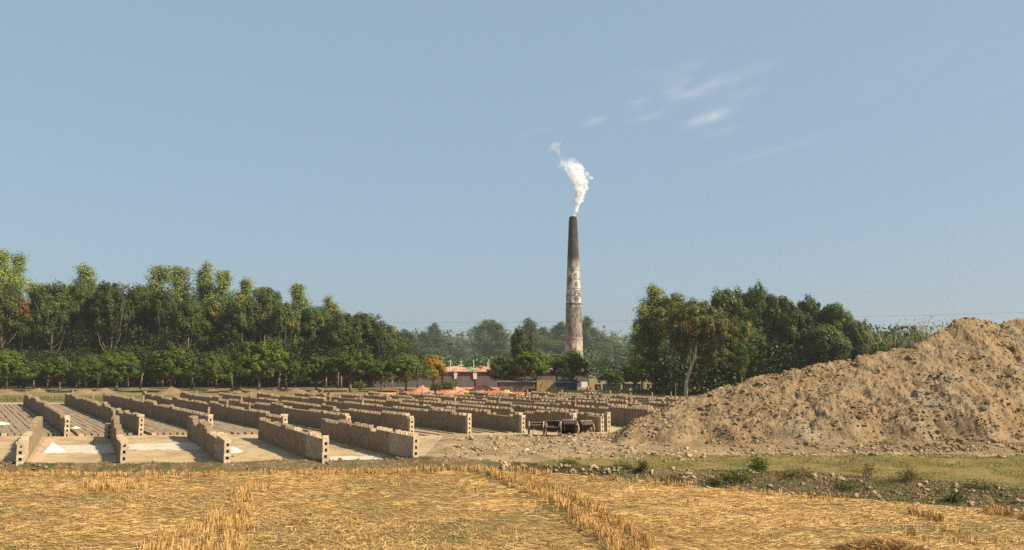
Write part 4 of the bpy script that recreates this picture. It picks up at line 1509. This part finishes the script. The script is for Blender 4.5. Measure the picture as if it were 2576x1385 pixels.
# single shrubs under the trees
for (X, Y, w, h, lab, lm) in ((1130, 985, 3.2, 1.9, 'leafy green shrub before the orange tree', l_round), (905, 987, 1.8, 1.6, 'light dry shrub at the orchard edge', l_olive), (1095, 992, 1.6, 1.5, 'small green shrub by the red dust', l_weed),
                              (2235, 905, 3, 2, 'green weeds growing on the rear of the mound', l_weed), (1690, 1000, 2.4, 1.5, 'dry olive scrub round the foot of the slender trees', l_olive)):
    if X == 2235:
        continue
    g = G(X, Y)
    r = np.random.default_rng(int(X))
    n = 1500
    p = r.normal(0, .38, (n, 3)) * np.array([w * .5, w * .4, h * .55])
    p[:, 2] = np.abs(p[:, 2]) + .1 + h * .25
    V, F = leaf_quads(p, r.normal(0, 1, (n, 3)) + np.array([0, -.2, .8]), r.uniform(.12, .26, n), r.uniform(.07, .14, n), r)
    t = thing('shrub', lab, 'shrub', tuple(g))
    ob('stems', mesh_vf('stems', cat_vf([tube([[0, 0, -.1], [.3 * cos(a), .3 * sin(a), h * .7]], [.03, .012], 5) for a in np.linspace(0, 6, 7)]), m_twig), t)
    ob('foliage', mesh_np('foliage', V, F, lm, rnd=r.uniform(0, 1, n)), t)

# bamboo behind the mound
def bamboo(X, topY, d, w, label, seed):
    r = np.random.default_rng(seed)
    h = D(X, topY, d)[2]
    g = (D(X, topY, d)[0], d, 0)
    t = thing('bamboo_clump', label, 'bamboo', g, 0, 'bamboo behind the mound')
    st, lv = [], []
    for i in range(34):
        a, sp = r.uniform(0, 2 * pi), r.uniform(.2, 1) * w
        hh = h * r.uniform(.72, 1.04)
        f = np.linspace(0, 1, 7)
        p = np.stack([.25 * sp * cos(a) + sp * cos(a) * f ** 2.2, .25 * sp * sin(a) + sp * sin(a) * f ** 2.2, hh * (f - .06 * f ** 4)], -1)
        st.append(tube(p, .035 * (1 - f * .85) + .004, 4))
        m_ = 85
        q = r.uniform(.3, 1.0, m_)
        c = np.stack([np.interp(q, f, p[:, k]) for k in range(3)], -1) + r.normal(0, .30, (m_, 3))
        lv.append(c)
    ob('culms', mesh_vf('culms', cat_vf(st), m_pole, True), t)
    c = np.concatenate(lv)
    V, F = leaf_quads(c, r.normal(0, 1, c.shape) + np.array([0, 0, .6]), r.uniform(.2, .42, len(c)), r.uniform(.05, .1, len(c)), r)
    ob('foliage', mesh_np('foliage', V, F, l_bamboo, rnd=r.uniform(0, 1, len(c))), t)


bamboo(2232, 815, 88, 2.2, 'bamboo clump with thin whips behind the mound, beside the dark trees', 601)
bamboo(2300, 802, 86, 2.6, 'feathery bamboo clump in the middle behind the mound slope', 602)
bamboo(2352, 790, 84, 2.4, 'bamboo clump nearest the mound top, tallest of the three', 603)

# ------------------------------------------------------------------ kiln and chimney
KY = 128.0
kx0, kx1 = D(860, 950, KY)[0], D(1482, 950, KY)[0]
ztop = D(1190, 936, KY)[2]
m_kiln_shaded = mat('kiln shaded plaster', (.085, .07, .072), (.125, .105, .105), .8, bump=.4, bscale=4, c3=(.12, .075, .065), s3=.5, t3=(.5, .62), stretch=(1, 1, .3))  # darkened overall, standing in for the shade on the wall
m_ksunlit = mat('kiln sunlit plaster', (.55, .52, .45), (.66, .62, .54), 2)  # pale colour stands in for sunlight on the sides of the recesses
m_kdark = mat('kiln recess', (.05, .04, .04), (.09, .075, .07), 2)  # dark colour stands in for shade between the wall sections
kiln = thing('brick_kiln', 'long low brick kiln with grey wall and red dust on top round the chimney', 'kiln', (0, KY, 0))
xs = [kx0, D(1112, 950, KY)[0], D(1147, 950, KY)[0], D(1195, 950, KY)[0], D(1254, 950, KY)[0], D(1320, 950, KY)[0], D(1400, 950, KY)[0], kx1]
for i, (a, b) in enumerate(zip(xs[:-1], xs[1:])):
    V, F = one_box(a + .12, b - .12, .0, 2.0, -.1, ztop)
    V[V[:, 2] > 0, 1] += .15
    ob('wall', mesh_np('wall', V, F, m_kiln_shaded), kiln)
V, F = one_box(kx0, kx1, .45, 36, -.1, ztop - .05)
ob('kiln_core', mesh_np('kiln_core', V, F, m_kdark), kiln)
for i, xq in enumerate(xs[2:5]):
    wq = .33
    zz0 = ztop - 1.15
    V = np.array([[xq - wq, -.12, ztop], [xq + wq * .9, -.12, ztop], [xq + (wq * .8 if i % 2 else .05), -.06, zz0], [xq - wq * .75, -.06, zz0],
                  [xq - wq, .4, ztop], [xq + wq * .9, .4, ztop], [xq + (wq * .8 if i % 2 else .05), .4, zz0], [xq - wq * .75, .4, zz0]])
    F = np.array([[0, 3, 2, 1], [0, 1, 5, 4], [1, 2, 6, 5], [2, 3, 7, 6], [3, 0, 4, 7], [4, 5, 6, 7]])
    ob('buttress', mesh_np('buttress', V, F, m_ksunlit), kiln)
# dust-covered top
tx, ty = np.meshgrid(np.linspace(kx0, kx1, 220), np.linspace(-.15, 34, 50))
tz = ztop + .03 + .75 * np.clip(fbm(tx * .28, ty * .28, 171, 3) - .38, 0, 1) * 2 * ss(-.1, 1.6, ty) + .10 * fbm(tx * 1.4, ty * 1.4, 172, 3)
V = np.stack([tx, ty, tz], -1).reshape(-1, 3)
i3 = np.arange(49)[:, None] * 220 + np.arange(219)[None]
F = np.stack([i3, i3 + 1, i3 + 221, i3 + 220], -1).reshape(-1, 4)
ob('dust_cover', mesh_np('dust_cover', V, F, mat('kiln dust', (.38, .18, .115), (.48, .29, .20), .6, bump=.5, bscale=4)), kiln)
V, F = one_box(kx0, kx1, -.2, .35, ztop - .02, ztop + .10)
ob('coping', mesh_np('coping', V, F, mat('coping dust', (.36, .17, .11), (.44, .24, .17), 1.5)), kiln)
for (X, Yt, lab) in ((1133, 908, 'pale post on the kiln top, leftmost of the row'), (1160, 909, 'post with crossbar knot on the kiln top, second of the row'), (1191, 906, 'yellowish bamboo pole on the kiln top beside the green sheet'),
                     (1226, 912, 'thin pole of the close pair on the kiln top'), (1229, 905, 'taller pole of the close pair on the kiln top'), (1262, 910, 'pole at the edge of the round tree on the kiln top')):
    p = D(X, 932, KY + 3)
    q = D(X, Yt, KY + 3)
    pole = thing('pole', lab, 'pole', (p[0], p[1], ztop), 0, 'poles standing on the kiln', data=mesh_vf('pole', tube([[0, 0, -.2], [.03, 0, (q[2] - ztop) * .5], [0, 0, q[2] - ztop + .05]], [.08, .07, .06], 6), m_pole))
    if X in (1133, 1160):
        V, F = one_box(-.16, .2, -.06, .06, q[2] - ztop - .15, q[2] - ztop + .02)
        ob('crosspiece', mesh_np('crosspiece', V, F, m_pole), pole)
    if X == 1160:
        V, F = one_box(-.4, .35, -.06, .06, (q[2] - ztop) * .52, (q[2] - ztop) * .52 + .2)
        ob('crosspiece', mesh_np('crosspiece', V, F, m_pole), pole)
g = D(1206, 930, KY + 1.5)
p, s = heap_cluster((0, 0), .35, 26, .12, .26)
p[:, 2] = rng.uniform(0, 1.1, len(p))
thing('brick_pile', 'small pinkish heap of fired bricks standing on the kiln edge', 'brick pile', (g[0], g[1], ztop), data=clods(p, s, .9, 'brick_pile', m_pinkdust))
g = D(1183, 930, KY + 1.5)
cone_heap('green_sheet', 'small green plastic sheet over a heap on the kiln top', 'plastic sheet', (g[0], g[1], ztop + .35), .85, .6, .45, mat('green plastic', (.05, .22, .08), (.09, .3, .12), 3), 9)
g = D(1148, 930, KY + 1.2)
cone_heap('dust_heap', 'rounded pinkish dust heap at the left of the kiln top', 'dust heap', (g[0], g[1], ztop), 1.0, .8, .62, m_pinkdust, 10)
g = D(1245, 930, KY + 1.5)
cone_heap('dust_heap', 'pale pink dust heap on the kiln top by the round tree', 'dust heap', (g[0], g[1], ztop + .1), 1.3, .8, .75, m_pinkdust, 11)

# chimney
CY = 150.0
c0 = D(1444, 885, CY)
ctop = D(1444.5, 546, CY)
CX = c0[0]
HC = ctop[2]
rb_, rt_ = 27 * CY / FPX / 1.08, 9.6 * CY / FPX


def crad(z):
    # slightly concave taper as in the photograph
    Ys = [546, 560, 655, 765, 850, 885, 975]
    ws = [9.2, 10.8, 15.0, 19.3, 21.6, 22.3, 24.5]
    zs = [D(1444, Y, CY)[2] for Y in Ys]
    return np.interp(z, zs[::-1], [w * CY / FPX for w in ws][::-1])


m_ch = bpy.data.materials.new('chimney brick')
m_ch.use_nodes = True
N, L = m_ch.node_tree.nodes, m_ch.node_tree.links
b = N['Principled BSDF']
b.inputs['Roughness'].default_value = .9
tcn = N.new('ShaderNodeTexCoord')
sp = N.new('ShaderNodeSeparateXYZ')
L.new(tcn.outputs['Object'], sp.inputs[0])


def cn(sc, det, st=None, ro=.65):
    v = tcn.outputs['Object']
    if st:
        mp = N.new('ShaderNodeMapping')
        mp.inputs['Scale'].default_value = st
        L.new(v, mp.inputs['Vector'])
        v = mp.outputs[0]
    n_ = N.new('ShaderNodeTexNoise')
    n_.inputs['Scale'].default_value = sc
    n_.inputs['Detail'].default_value = det
    n_.inputs['Roughness'].default_value = ro
    L.new(v, n_.inputs['Vector'])
    return n_.outputs['Fac']


def cm(op, a, b_=None):
    n_ = N.new('ShaderNodeMath')
    n_.operation = op
    for i, v in enumerate((a, b_)):
        if v is None:
            continue
        if isinstance(v, (int, float)):
            n_.inputs[i].default_value = v
        else:
            L.new(v, n_.inputs[i])
    return n_.outputs[0]


zz = cm('ADD', sp.outputs['Z'], cm('MULTIPLY', cm('SUBTRACT', cn(1.2, 5, (1, 1, .35)), .5), 2.2))
fac = cm('DIVIDE', zz, HC)
cr = N.new('ShaderNodeValToRGB')
L.new(fac, cr.inputs[0])
zY = lambda Y: D(1444, Y, CY)[2] / HC
stops = [(0.0, (.42, .35, .27)), (zY(868), (.42, .34, .26)), (zY(858), (.30, .22, .17)), (zY(850), (.26, .21, .17)), (zY(800), (.22, .19, .155)), (zY(774), (.25, .21, .17)), (zY(762), (.50, .45, .37)),
         (zY(700), (.50, .44, .36)), (zY(664), (.30, .25, .20)), (zY(650), (.022, .021, .021)), (zY(600), (.013, .013, .014)), (1.0, (.009, .009, .01))]
e = cr.color_ramp.elements
e[0].position, e[0].color = stops[0][0], (*stops[0][1], 1)
e[1].position, e[1].color = 1.0, (*stops[-1][1], 1)
for p_, c_ in stops[1:-1]:
    x_ = e.new(p_)
    x_.color = (*c_, 1)


def cmixn(f, A, B):
    x_ = N.new('ShaderNodeMix')
    x_.data_type = 'RGBA'
    L.new(f, x_.inputs['Factor'])
    for s_, v in (('A', A), ('B', B)):
        if isinstance(v, tuple):
            x_.inputs[s_].default_value = (*v, 1)
        else:
            L.new(v, x_.inputs[s_])
    return x_.outputs['Result']


def rng01(f, a, b_):
    r_ = N.new('ShaderNodeMapRange')
    r_.inputs[1].default_value, r_.inputs[2].default_value = a, b_
    L.new(f, r_.inputs[0])
    return r_.outputs[0]


# soot and damp stains with a shape of their own
col = cmixn(cm('MULTIPLY', rng01(cn(1.6, 7, (1, 1, .45), .75), .46, .56), .88), cr.outputs[0], (.05, .042, .036))
# long run-off streaks
col = cmixn(cm('MULTIPLY', rng01(cn(.9, 6, (1, 1, .25), .7), .52, .62), .6), col, (.06, .052, .046))
# pale patches high on the sooty part
col = cmixn(cm('MULTIPLY', rng01(cn(1.1, 4, (1, 1, 1.6)), .66, .72), .4), col, (.20, .16, .13))
L.new(col, b.inputs['Base Color'])
bp = N.new('ShaderNodeBump')
bp.inputs['Strength'].default_value = .6
bp.inputs['Distance'].default_value = .08
L.new(cn(5, 5), bp.inputs['Height'])
L.new(bp.outputs[0], b.inputs['Normal'])

chim = thing('chimney', 'tall tapering brick kiln chimney, black with soot above and pale with letters below', 'chimney', (CX, CY, 0))
prof = []
for z in np.linspace(0, HC - 1.0, 46):
    prof.append((float(crad(z)), float(z)))
V, F = lathe(prof, 56)
ob('shaft', mesh_np('shaft', V, F, m_ch, smooth=True), chim)
rt = float(crad(HC))
V, F = lathe([(rt * 1.10, HC - 1.02), (rt * 1.22, HC - .95), (rt * 1.22, HC - .80), (rt * 1.02, HC - .76), (rt * 1.02, HC - .5), (rt * 1.14, HC - .46), (rt * 1.14, HC - .36), (rt * .98, HC - .33), (rt * .98, HC), (rt * .7, HC), (rt * .7, HC - 1.5)], 40)
ob('rim', mesh_np('rim', V, F, m_ch), chim)
m_band = mat('dark band', (.04, .035, .03), (.1, .08, .07), 1.5, bump=.4, coord='object')
m_bandp = mat('pale band', (.36, .26, .2), (.42, .32, .25), 1.5, coord='object')
for Y, th, mm in ((766, .28, m_band), (704, .08, m_band), (727.5, .08, m_band), (746, .09, m_band), (682, .07, m_band), (851, .14, m_bandp), (862, .10, m_bandp)):
    z = D(1444, Y, CY)[2]
    pr = .035 if th > .1 else .018
    V, F = lathe([(float(crad(z - th / 2)) - .02, z - th / 2), (float(crad(z - th / 2)) + pr, z - th / 2), (float(crad(z + th / 2)) + pr, z + th / 2), (float(crad(z + th / 2)) - .02, z + th / 2)], 56)
    ob('band', mesh_np('band', V, F, mm, smooth=False), chim)
m_let = mat('letter paint', (.07, .055, .045), (.16, .12, .10), 4, coord='world')
m_let2 = mat('worn letter paint', (.22, .18, .145), (.34, .29, .235), 6, coord='world')


def letter(ch_, Y, ang, size, m, bold=.02):
    cu = bpy.data.curves.new('letter', 'FONT')
    cu.body = ch_
    cu.size = size
    cu.align_x = 'CENTER'
    cu.align_y = 'CENTER'
    cu.offset = bold
    tmp = bpy.data.objects.new('letter', cu)
    C.objects.link(tmp)
    dg = bpy.context.evaluated_depsgraph_get()
    me = bpy.data.meshes.new_from_object(tmp.evaluated_get(dg))
    bpy.data.objects.remove(tmp)
    import bmesh
    bm = bmesh.new()
    bm.from_mesh(me)
    bmesh.ops.triangulate(bm, faces=bm.faces[:])
    bmesh.ops.subdivide_edges(bm, edges=bm.edges[:], cuts=1)
    z0 = D(1444, Y, CY)[2]
    for v in bm.verts:
        z = z0 + v.co.y
        R_ = float(crad(z)) + .03
        a = ang + v.co.x / R_
        v.co = Vector((R_ * sin(a), -R_ * cos(a), z))
    bm.to_mesh(me)
    bm.free()
    me.materials.clear()
    me.materials.append(m)
    ob('letter', me, chim, label=f'painted letter {ch_}')


letter('S', 718, .38, 1.35, m_let, .015)
letter('R', 738, .38, 1.35, m_let, .012)
letter('B', 755, .36, 1.4, m_let, .015)
letter('E', 737, 1.12, 1.15, m_let, .03)
letter('I', 699, .48, 1.1, m_let2, .02)
letter('1', 737, -.42, 1.2, m_let2, .02)

# smoke
def smoke():
    blobs = []
    r = np.random.default_rng(5)
    axis = [(1444, 545, 7), (1446, 530, 8.5), (1450, 515, 11), (1455, 500, 14), (1460, 485, 16), (1464, 470, 16), (1460, 458, 19), (1452, 445, 22), (1447, 432, 24), (1440, 422, 24), (1430, 412, 20), (1420, 404, 12)]
    ax = np.array(axis, float)
    ti = np.linspace(0, len(ax) - 1, 34)
    axis = np.stack([np.interp(ti, np.arange(len(ax)), ax[:, q_]) for q_ in range(3)], -1)
    for X, Y, R_ in axis:
        R_ = R_ * (1.0 + .22 * min(1, max(0, (530 - Y) / 60)))
        blobs.append((X, Y, 0, R_ * .72))
        for k in range(4):
            a = r.uniform(0, 2 * pi)
            q = r.uniform(.15, .62) * R_
            blobs.append((X + q * cos(a), Y + .8 * q * sin(a), r.uniform(-.5, .5) * R_ * .074, R_ * r.uniform(.32, .58)))
    for X, Y, R_ in ((1413, 398, 8), (1407, 391, 6), (1402, 384, 7), (1398, 372, 14), (1391, 366, 10), (1407, 362, 9), (1386, 376, 8), (1478, 438, 8), (1486, 448, 6), (1412, 420, 9)):
        for k in range(3):
            blobs.append((X + r.uniform(-.4, .4) * R_, Y + r.uniform(-.4, .4) * R_, r.uniform(-.4, .4), R_ * r.uniform(.6, .9)))
    bm_v, bm_f, o = [], [], 0
    import bmesh
    t = bmesh.new()
    bmesh.ops.create_icosphere(t, subdivisions=2, radius=1)
    tv = np.array([v.co[:] for v in t.verts])
    tf = np.array([[v.index for v in f.verts] for f in t.faces])
    t.free()
    for X, Y, dy, R_ in blobs:
        c = D(X, Y, CY + dy)
        bm_v.append(tv * (R_ * CY / FPX) + c)
        bm_f.append(tf + o)
        o += len(tv)
    me = mesh_np('smoke', np.concatenate(bm_v), np.concatenate(bm_f))
    m = bpy.data.materials.new('smoke')
    m.use_nodes = True
    NN, LL = m.node_tree.nodes, m.node_tree.links
    NN.remove(NN['Principled BSDF'])
    pv = NN.new('ShaderNodeVolumePrincipled')
    pv.inputs['Color'].default_value = (.995, .995, .995, 1)
    pv.inputs['Anisotropy'].default_value = 0.0
    LL.new(pv.outputs[0], NN['Material Output'].inputs['Volume'])
    geo = NN.new('ShaderNodeNewGeometry')
    s_ = NN.new('ShaderNodeSeparateXYZ')
    LL.new(geo.outputs['Position'], s_.inputs[0])
    rmp = NN.new('ShaderNodeValToRGB')
    mr = NN.new('ShaderNodeMapRange')
    mr.inputs[1].default_value = D(1444, 548, CY)[2]
    mr.inputs[2].default_value = D(1444, 355, CY)[2]
    LL.new(s_.outputs[2], mr.inputs[0])
    LL.new(mr.outputs[0], rmp.inputs[0])
    ee = rmp.color_ramp.elements
    ee[0].position, ee[0].color = 0, (1, 1, 1, 1)
    ee[1].position, ee[1].color = 1, (.035, .035, .035, 1)
    for p_, v_ in ((.30, .8), (.45, .42), (.58, .22), (.68, .12), (.75, .035), (.80, .02), (.88, .06)):
        x_ = ee.new(p_)
        x_.color = (v_, v_, v_, 1)
    nz = NN.new('ShaderNodeTexNoise')
    nz.inputs['Scale'].default_value = .9
    nz.inputs['Detail'].default_value = 4
    LL.new(geo.outputs['Position'], nz.inputs['Vector'])
    r2 = NN.new('ShaderNodeMapRange')
    r2.inputs[1].default_value, r2.inputs[2].default_value = .38, .62
    LL.new(nz.outputs['Fac'], r2.inputs[0])
    mm = NN.new('ShaderNodeMath')
    mm.operation = 'MULTIPLY'
    LL.new(rmp.outputs[0], mm.inputs[0])
    LL.new(r2.outputs[0], mm.inputs[1])
    m2 = NN.new('ShaderNodeMath')
    m2.operation = 'MULTIPLY'
    m2.inputs[1].default_value = 4.5
    LL.new(mm.outputs[0], m2.inputs[0])
    LL.new(m2.outputs[0], pv.inputs['Density'])
    m.cycles.volume_step_rate = .25
    me.materials.append(m)
    o = ob('smoke', me, None, kind='stuff', label='white smoke billowing from the chimney top')
    md = o.modifiers.new('join', 'REMESH')
    md.mode = 'VOXEL'
    md.voxel_size = .16
    return o


smoke()

# ------------------------------------------------------------------ heaps, sheds and clutter at the back
hl = [(95, 986, 1.5, .75), (15, 992, 2.2, .9), (212, 991, 1.9, .95), (262, 988, 1.6, .95), (432, 990, 1.8, 1.1), (535, 984, 1.0, .5), (592, 988, 1.6, .9), (645, 992, 1.6, .8), (745, 988, 1.6, .9), (700, 984, 1.1, .8), (800, 987, 1.2, .7), (1580, 988, 1.0, .5)]
wh = ['dusty pink soil heap under the second orchard tree at left', 'broad pinkish soil heap at the left picture edge', 'soil heap behind the near tip of the second long row', 'soil heap close to the right of another behind the third long row',
      'tall pointed soil heap at the foot of the big orchard tree', 'low soil heap in the wood shade', 'soil heap beside a reddish trunk', 'flat soil heap before the largest orchard tree', 'soil heap under the ninth orchard tree',
      'small soil heap in the dark behind the larger ones', 'low soil heap beside the black pipes', 'low brown heap before the white wall']
for (X, Y, r_, h_), lab in zip(hl, wh):
    g = G(X, Y)
    g[2] = float(H(g[0], g[1])) - .05
    cone_heap('soil_heap', lab, 'soil heap', tuple(g), r_ * 1.15, r_, h_ * .68, m_heap, int(X) + 3, 'soil heaps under the orchard trees')
for (X, Y, r_, h_, m_, lab) in ((1128, 984, 3.2, .95, m_pinkdust, 'wide pinkish brick dust heap left before the kiln wall'), (1215, 983, 3.0, .8, m_pinkdust, 'pale peach dust heap with a red sheet at its left'),
                                (1060, 986, 1.5, .9, m_pinkdust, 'pinkish dust heap behind the orange tree trunk'), (1165, 990, 2.4, .45, m_red, 'low heap of deep red brick chips'),
                                (1250, 990, 3.4, .4, m_red, 'long low ridge of red brick chips right of centre'), (1110, 992, 2.2, .5, m_red, 'low orange red heap at the left of the dust ground')):
    g = G(X, Y)
    g[2] = float(H(g[0], g[1])) - .05
    cone_heap('dust_heap', lab, 'dust heap', tuple(g), r_, r_ * .7, h_, m_, int(X) + 5, 'brick dust heaps before the kiln')
for (X, Y, lab) in ((1172, 999, 'yellow straw heap behind the far brick rows, left one'), (1275, 999, 'yellow straw heap behind the far brick rows, right one')):
    g = G(X, Y)
    g[2] = float(H(g[0], g[1])) - .05
    cone_heap('straw_heap', lab, 'straw heap', tuple(g), 1.9, 1.0, .7, mat('yellow straw', (.5, .33, .11), (.62, .44, .18), 2, bump=.6, bscale=10), int(X), 'yellow straw heaps')
g = G(1195, 978)
p, s = heap_cluster((0, 0), .8, 40, .1, .28)
thing('red_sheet', 'crumpled bright red sheet lying against the peach dust heap', 'sheet', tuple(g), data=clods(p, s, .6, 'red_sheet', mat('red sheet', (.5, .06, .02), (.62, .1, .04), 3)))
m_stone = mat('grey brickbats', (.22, .17, .15), (.34, .28, .24), 2, rnd=.2)
g = G(1080, 990)
p, s = heap_cluster((0, 0), 1.6, 260, .08, .2)
thing('brickbat_pile', 'grey pile of broken bricks left of the red dust', 'brick pile', tuple(g), data=clods(p, s, .7, 'brickbat_pile', m_stone))

# black pipes lying by the yard edge
for i, X in enumerate((978 / 1.2111, 990 / 1.2111 + 3)):
    g = G(X, 997)
    g[2] = .34
    V, F = cat_vf([tube([[0, 0, 0], [0, .9, 0]], [.34, .34], 18)])
    a = np.linspace(0, 2 * pi, 20)
    V, F = tube(np.stack([.27 * np.cos(a), a * 0, .27 * np.sin(a)], -1), np.full(20, .09), 8)
    t = thing('tyre', ['black tyre standing at the yard edge, left of two', 'black tyre standing at the yard edge, right of two'][i], 'tyre', tuple(g), .1, data=mesh_vf('tyre', (V, F), m_black, True))

# sheds before the kiln
def shed(name, label, X0, X1, Yt, Yb, depth, m_w, m_r, door=None, over=.25):
    a, b = G(X0, Yb), G(X1, Yb)
    d = (a[1] + b[1]) / 2
    zt = D((X0 + X1) / 2, Yt, d)[2]
    w = (b[0] - a[0]) / 2
    t = thing(name, label, 'shed' if name == 'shed' else 'hut', ((a[0] + b[0]) / 2, d, 0))
    parts = [one_box(-w, w, 0, .12, -.1, zt), one_box(-w, w, depth - .12, depth, -.1, zt - .002), one_box(-w + .001, -w + .12, .12, depth - .12, -.1, zt - .004), one_box(w - .12, w - .001, .12, depth - .12, -.1, zt - .004)]
    ob('wall', mesh_np('wall', *cat_vf(parts), m_w), t)
    V, F = one_box(-w - over, w + over, -over, depth + over, zt + .003, zt + .12)
    V[V[:, 1] > 0, 2] += .25
    ob('roof', mesh_np('roof', V, F, m_r), t)
    if door:
        V, F = one_box(door[0], door[1], -.03, -.005, -.05, door[2])
        ob('door', mesh_np('door', V, F, m_kdark), t)
    return t


m_mud = mat('mud wall', (.09, .075, .06), (.15, .12, .095), 2, bump=.4, bscale=8)
m_hay = mat('hay', (.22, .165, .07), (.32, .24, .105), 2.5, bump=.8, bscale=8, c3=(.12, .13, .04), s3=3, t3=(.55, .62))
m_tin = mat('tin', (.10, .095, .09), (.17, .16, .15), 1.5, rough=.6)
m_blue = mat('dark blue tarp', (.012, .02, .032), (.025, .035, .05), 1.5, rough=.6)
m_white = mat('whitewash', (.58, .56, .54), (.68, .66, .63), 1.2, bump=.2)
m_pinkw = mat('pink plaster', (.50, .38, .33), (.60, .46, .4), 1.2, bump=.2)
m_brickw = mat('brick red wall', (.30, .10, .06), (.40, .15, .09), 2, bump=.3)
shed('shed', 'low dark mud walled shed with flat roof right of the red dust', 1256, 1346, 962, 986, 3, m_mud, m_tin)
shed('shed', 'dark blue sheeted shed right of the hay block', 1402, 1452, 964, 988, 3, m_blue, m_blue)
V, F = boxes([[0, 0, .75]], [[1.25, .9, .75]], [0], .08)
g1 = G(1373, 987)
thing('hay_block', 'straw yellow block of hay between the two dark sheds', 'hay', (g1[0], g1[1], 0), .05, data=mesh_np('hay_block', V, F, m_hay))
wl_ = [('low whitewashed wall section of several panels right of the chimney', 1516, 1562, 969, 987, m_white), ('pinkish low wall right of the whitewashed one', 1566, 1612, 970, 986, m_pinkw),
       ('pale low wall seen between trunks at the right', 1655, 1712, 971, 985, m_pinkw), ('pale wall glimpsed below the round trees by the chimney', 1462, 1478, 966, 980, m_white),
       ('brick red gate post wall left of the whitewashed wall', 1496, 1512, 968, 988, m_brickw)]
for lab, X0, X1, Yt, Yb, mm in wl_:
    a, b = G(X0, Yb - 4), G(X1, Yb - 4)
    zt = D(X0, Yt, a[1])[2]
    t = thing('wall', lab, 'wall', ((a[0] + b[0]) / 2, a[1], 0))
    w = (b[0] - a[0]) / 2
    nP = max(1, int(2 * w / 1.1))
    for i in range(nP):
        V, F = one_box(-w + 2 * w * i / nP + .03, -w + 2 * w * (i + 1) / nP - .03, 0, .15, -.1, max(zt, .9))
        ob('panel', mesh_np('panel', V, F, mm), t)
    V, F = one_box(-w, w, .03, .12, -.1, max(zt, .9) - .05)
    ob('backing', mesh_np('backing', V, F, mm), t)
m_or = mat('orange sheet', (.36, .09, .045), (.44, .14, .07), 2)
m_teal = mat('teal sheet', (.05, .09, .08), (.09, .14, .12), 2)
for (X, Y, w, h, mm, lab, rz) in ((1482, 984, .35, .7, m_or, 'orange cloth hanging on a stick right of the chimney trees', .2), (1505, 985, .2, .8, m_or, 'narrow orange cloth beside the teal sheet', 0), (1495, 990, 1.0, .5, m_teal, 'dull teal sheet draped over a low heap', .3)):
    g = G(X, Y)
    n1 = 9
    V = []
    for i in range(n1):
        for j in range(6):
            s_, t_ = i / (n1 - 1) * 2 - 1, j / 5
            V.append([s_ * w, .12 * sin(s_ * 5 + t_ * 2) + .5 * t_ * h - .3, h * (t_ - .12 * s_ * s_ * t_) * (1 - .3 * (s_ * .5 + .5))])
    F = [[i * 6 + j, (i + 1) * 6 + j, (i + 1) * 6 + j + 1, i * 6 + j + 1] for i in range(n1 - 1) for j in range(5)]
    t = thing('cloth_sheet', lab, 'sheet', tuple(g), rz, data=mesh_np('cloth_sheet', np.array(V), np.array(F), mm, smooth=True))
    md = t.modifiers.new('thickness', 'SOLIDIFY')
    md.thickness = .02

# fence posts, pillar
for (X, Y, Yt, lab) in ((1602, 985, 962, 'thin post at the right fence, leftmost'), (1620, 986, 960, 'thin post at the right fence, second'), (1652, 984, 964, 'thin post at the right fence, third'), (1700, 1003, 962, 'tall thin pole beside the curved pale trunk')):
    g = G(X, Y)
    h = D(X, Yt, g[1])[2]
    thing('fence_post', lab, 'post', tuple(g), 0, 'thin posts at the right', data=mesh_vf('fence_post', tube([[0, 0, -.1], [.02, 0, h / 2], [0, 0, h]], [.05, .045, .04], 6), m_pole))
g = G(361, 974)
h = D(361, 922, g[1])[2]
V, F = boxes([[0, 0, h / 2]], [[.28, .28, h / 2]], [.2], .02)
t = thing('brick_pillar', 'square red brown brick pillar standing in the wood shade', 'pillar', tuple(g), data=mesh_np('brick_pillar', V, F, mat('pillar brick', (.26, .11, .06), (.34, .16, .1), 3, bump=.5)))
V, F = boxes([[0, 0, h + .06]], [[.34, .34, .06]], [.2])
ob('cap', mesh_np('cap', V, F, m_brickw), t)

# power cables between two poles hidden in the trees
pA, pB = (-130, 205), (140, 190)
for i, (z0, z1, zm, lab) in enumerate(((14.5, 16.2, 13.2, 'upper thin power cable crossing behind the chimney'), (11.6, 13.2, 10.8, 'lower thin power cable crossing behind the chimney'))):
    f = np.linspace(0, 1, 30)
    zc = z0 + (z1 - z0) * f - 4 * 1.6 * f * (1 - f)
    pth = np.stack([pA[0] + (pB[0] - pA[0]) * f, pA[1] + (pB[1] - pA[1]) * f, zc], -1)
    thing('power_cable', lab, 'cable', group='power cables', data=mesh_vf('power_cable', tube(pth, np.full(30, .02), 5), m_wire))
for i, (p, zt, lab) in enumerate(((pA, 15, 'cable pole standing hidden in the left wood'), (pB, 16.6, 'cable pole standing hidden behind the right trees'))):
    t = thing('cable_pole', lab, 'pole', (p[0], p[1], 0), data=mesh_vf('cable_pole', tube([[0, 0, -.3], [0, 0, zt]], [.22, .14], 8), m_stone))
    V, F = one_box(-.08, .08, -.9, .9, zt - .6, zt - .45)
    ob('crossarm', mesh_np('crossarm', V, F, m_wood), t)

# ------------------------------------------------------------------ haze
V, F = one_box(-2600, 2600, -80, 2700, -2.5, 62)
mh = bpy.data.materials.new('haze')
mh.use_nodes = True
mh.node_tree.nodes.remove(mh.node_tree.nodes['Principled BSDF'])
pv = mh.node_tree.nodes.new('ShaderNodeVolumePrincipled')
pv.inputs['Color'].default_value = (.58, .62, .66, 1)
pv.inputs['Density'].default_value = .00038
pv.inputs['Anisotropy'].default_value = .3
mh.node_tree.links.new(pv.outputs[0], mh.node_tree.nodes['Material Output'].inputs['Volume'])
ob('haze', mesh_np('haze', V, F, mh), kind='stuff')
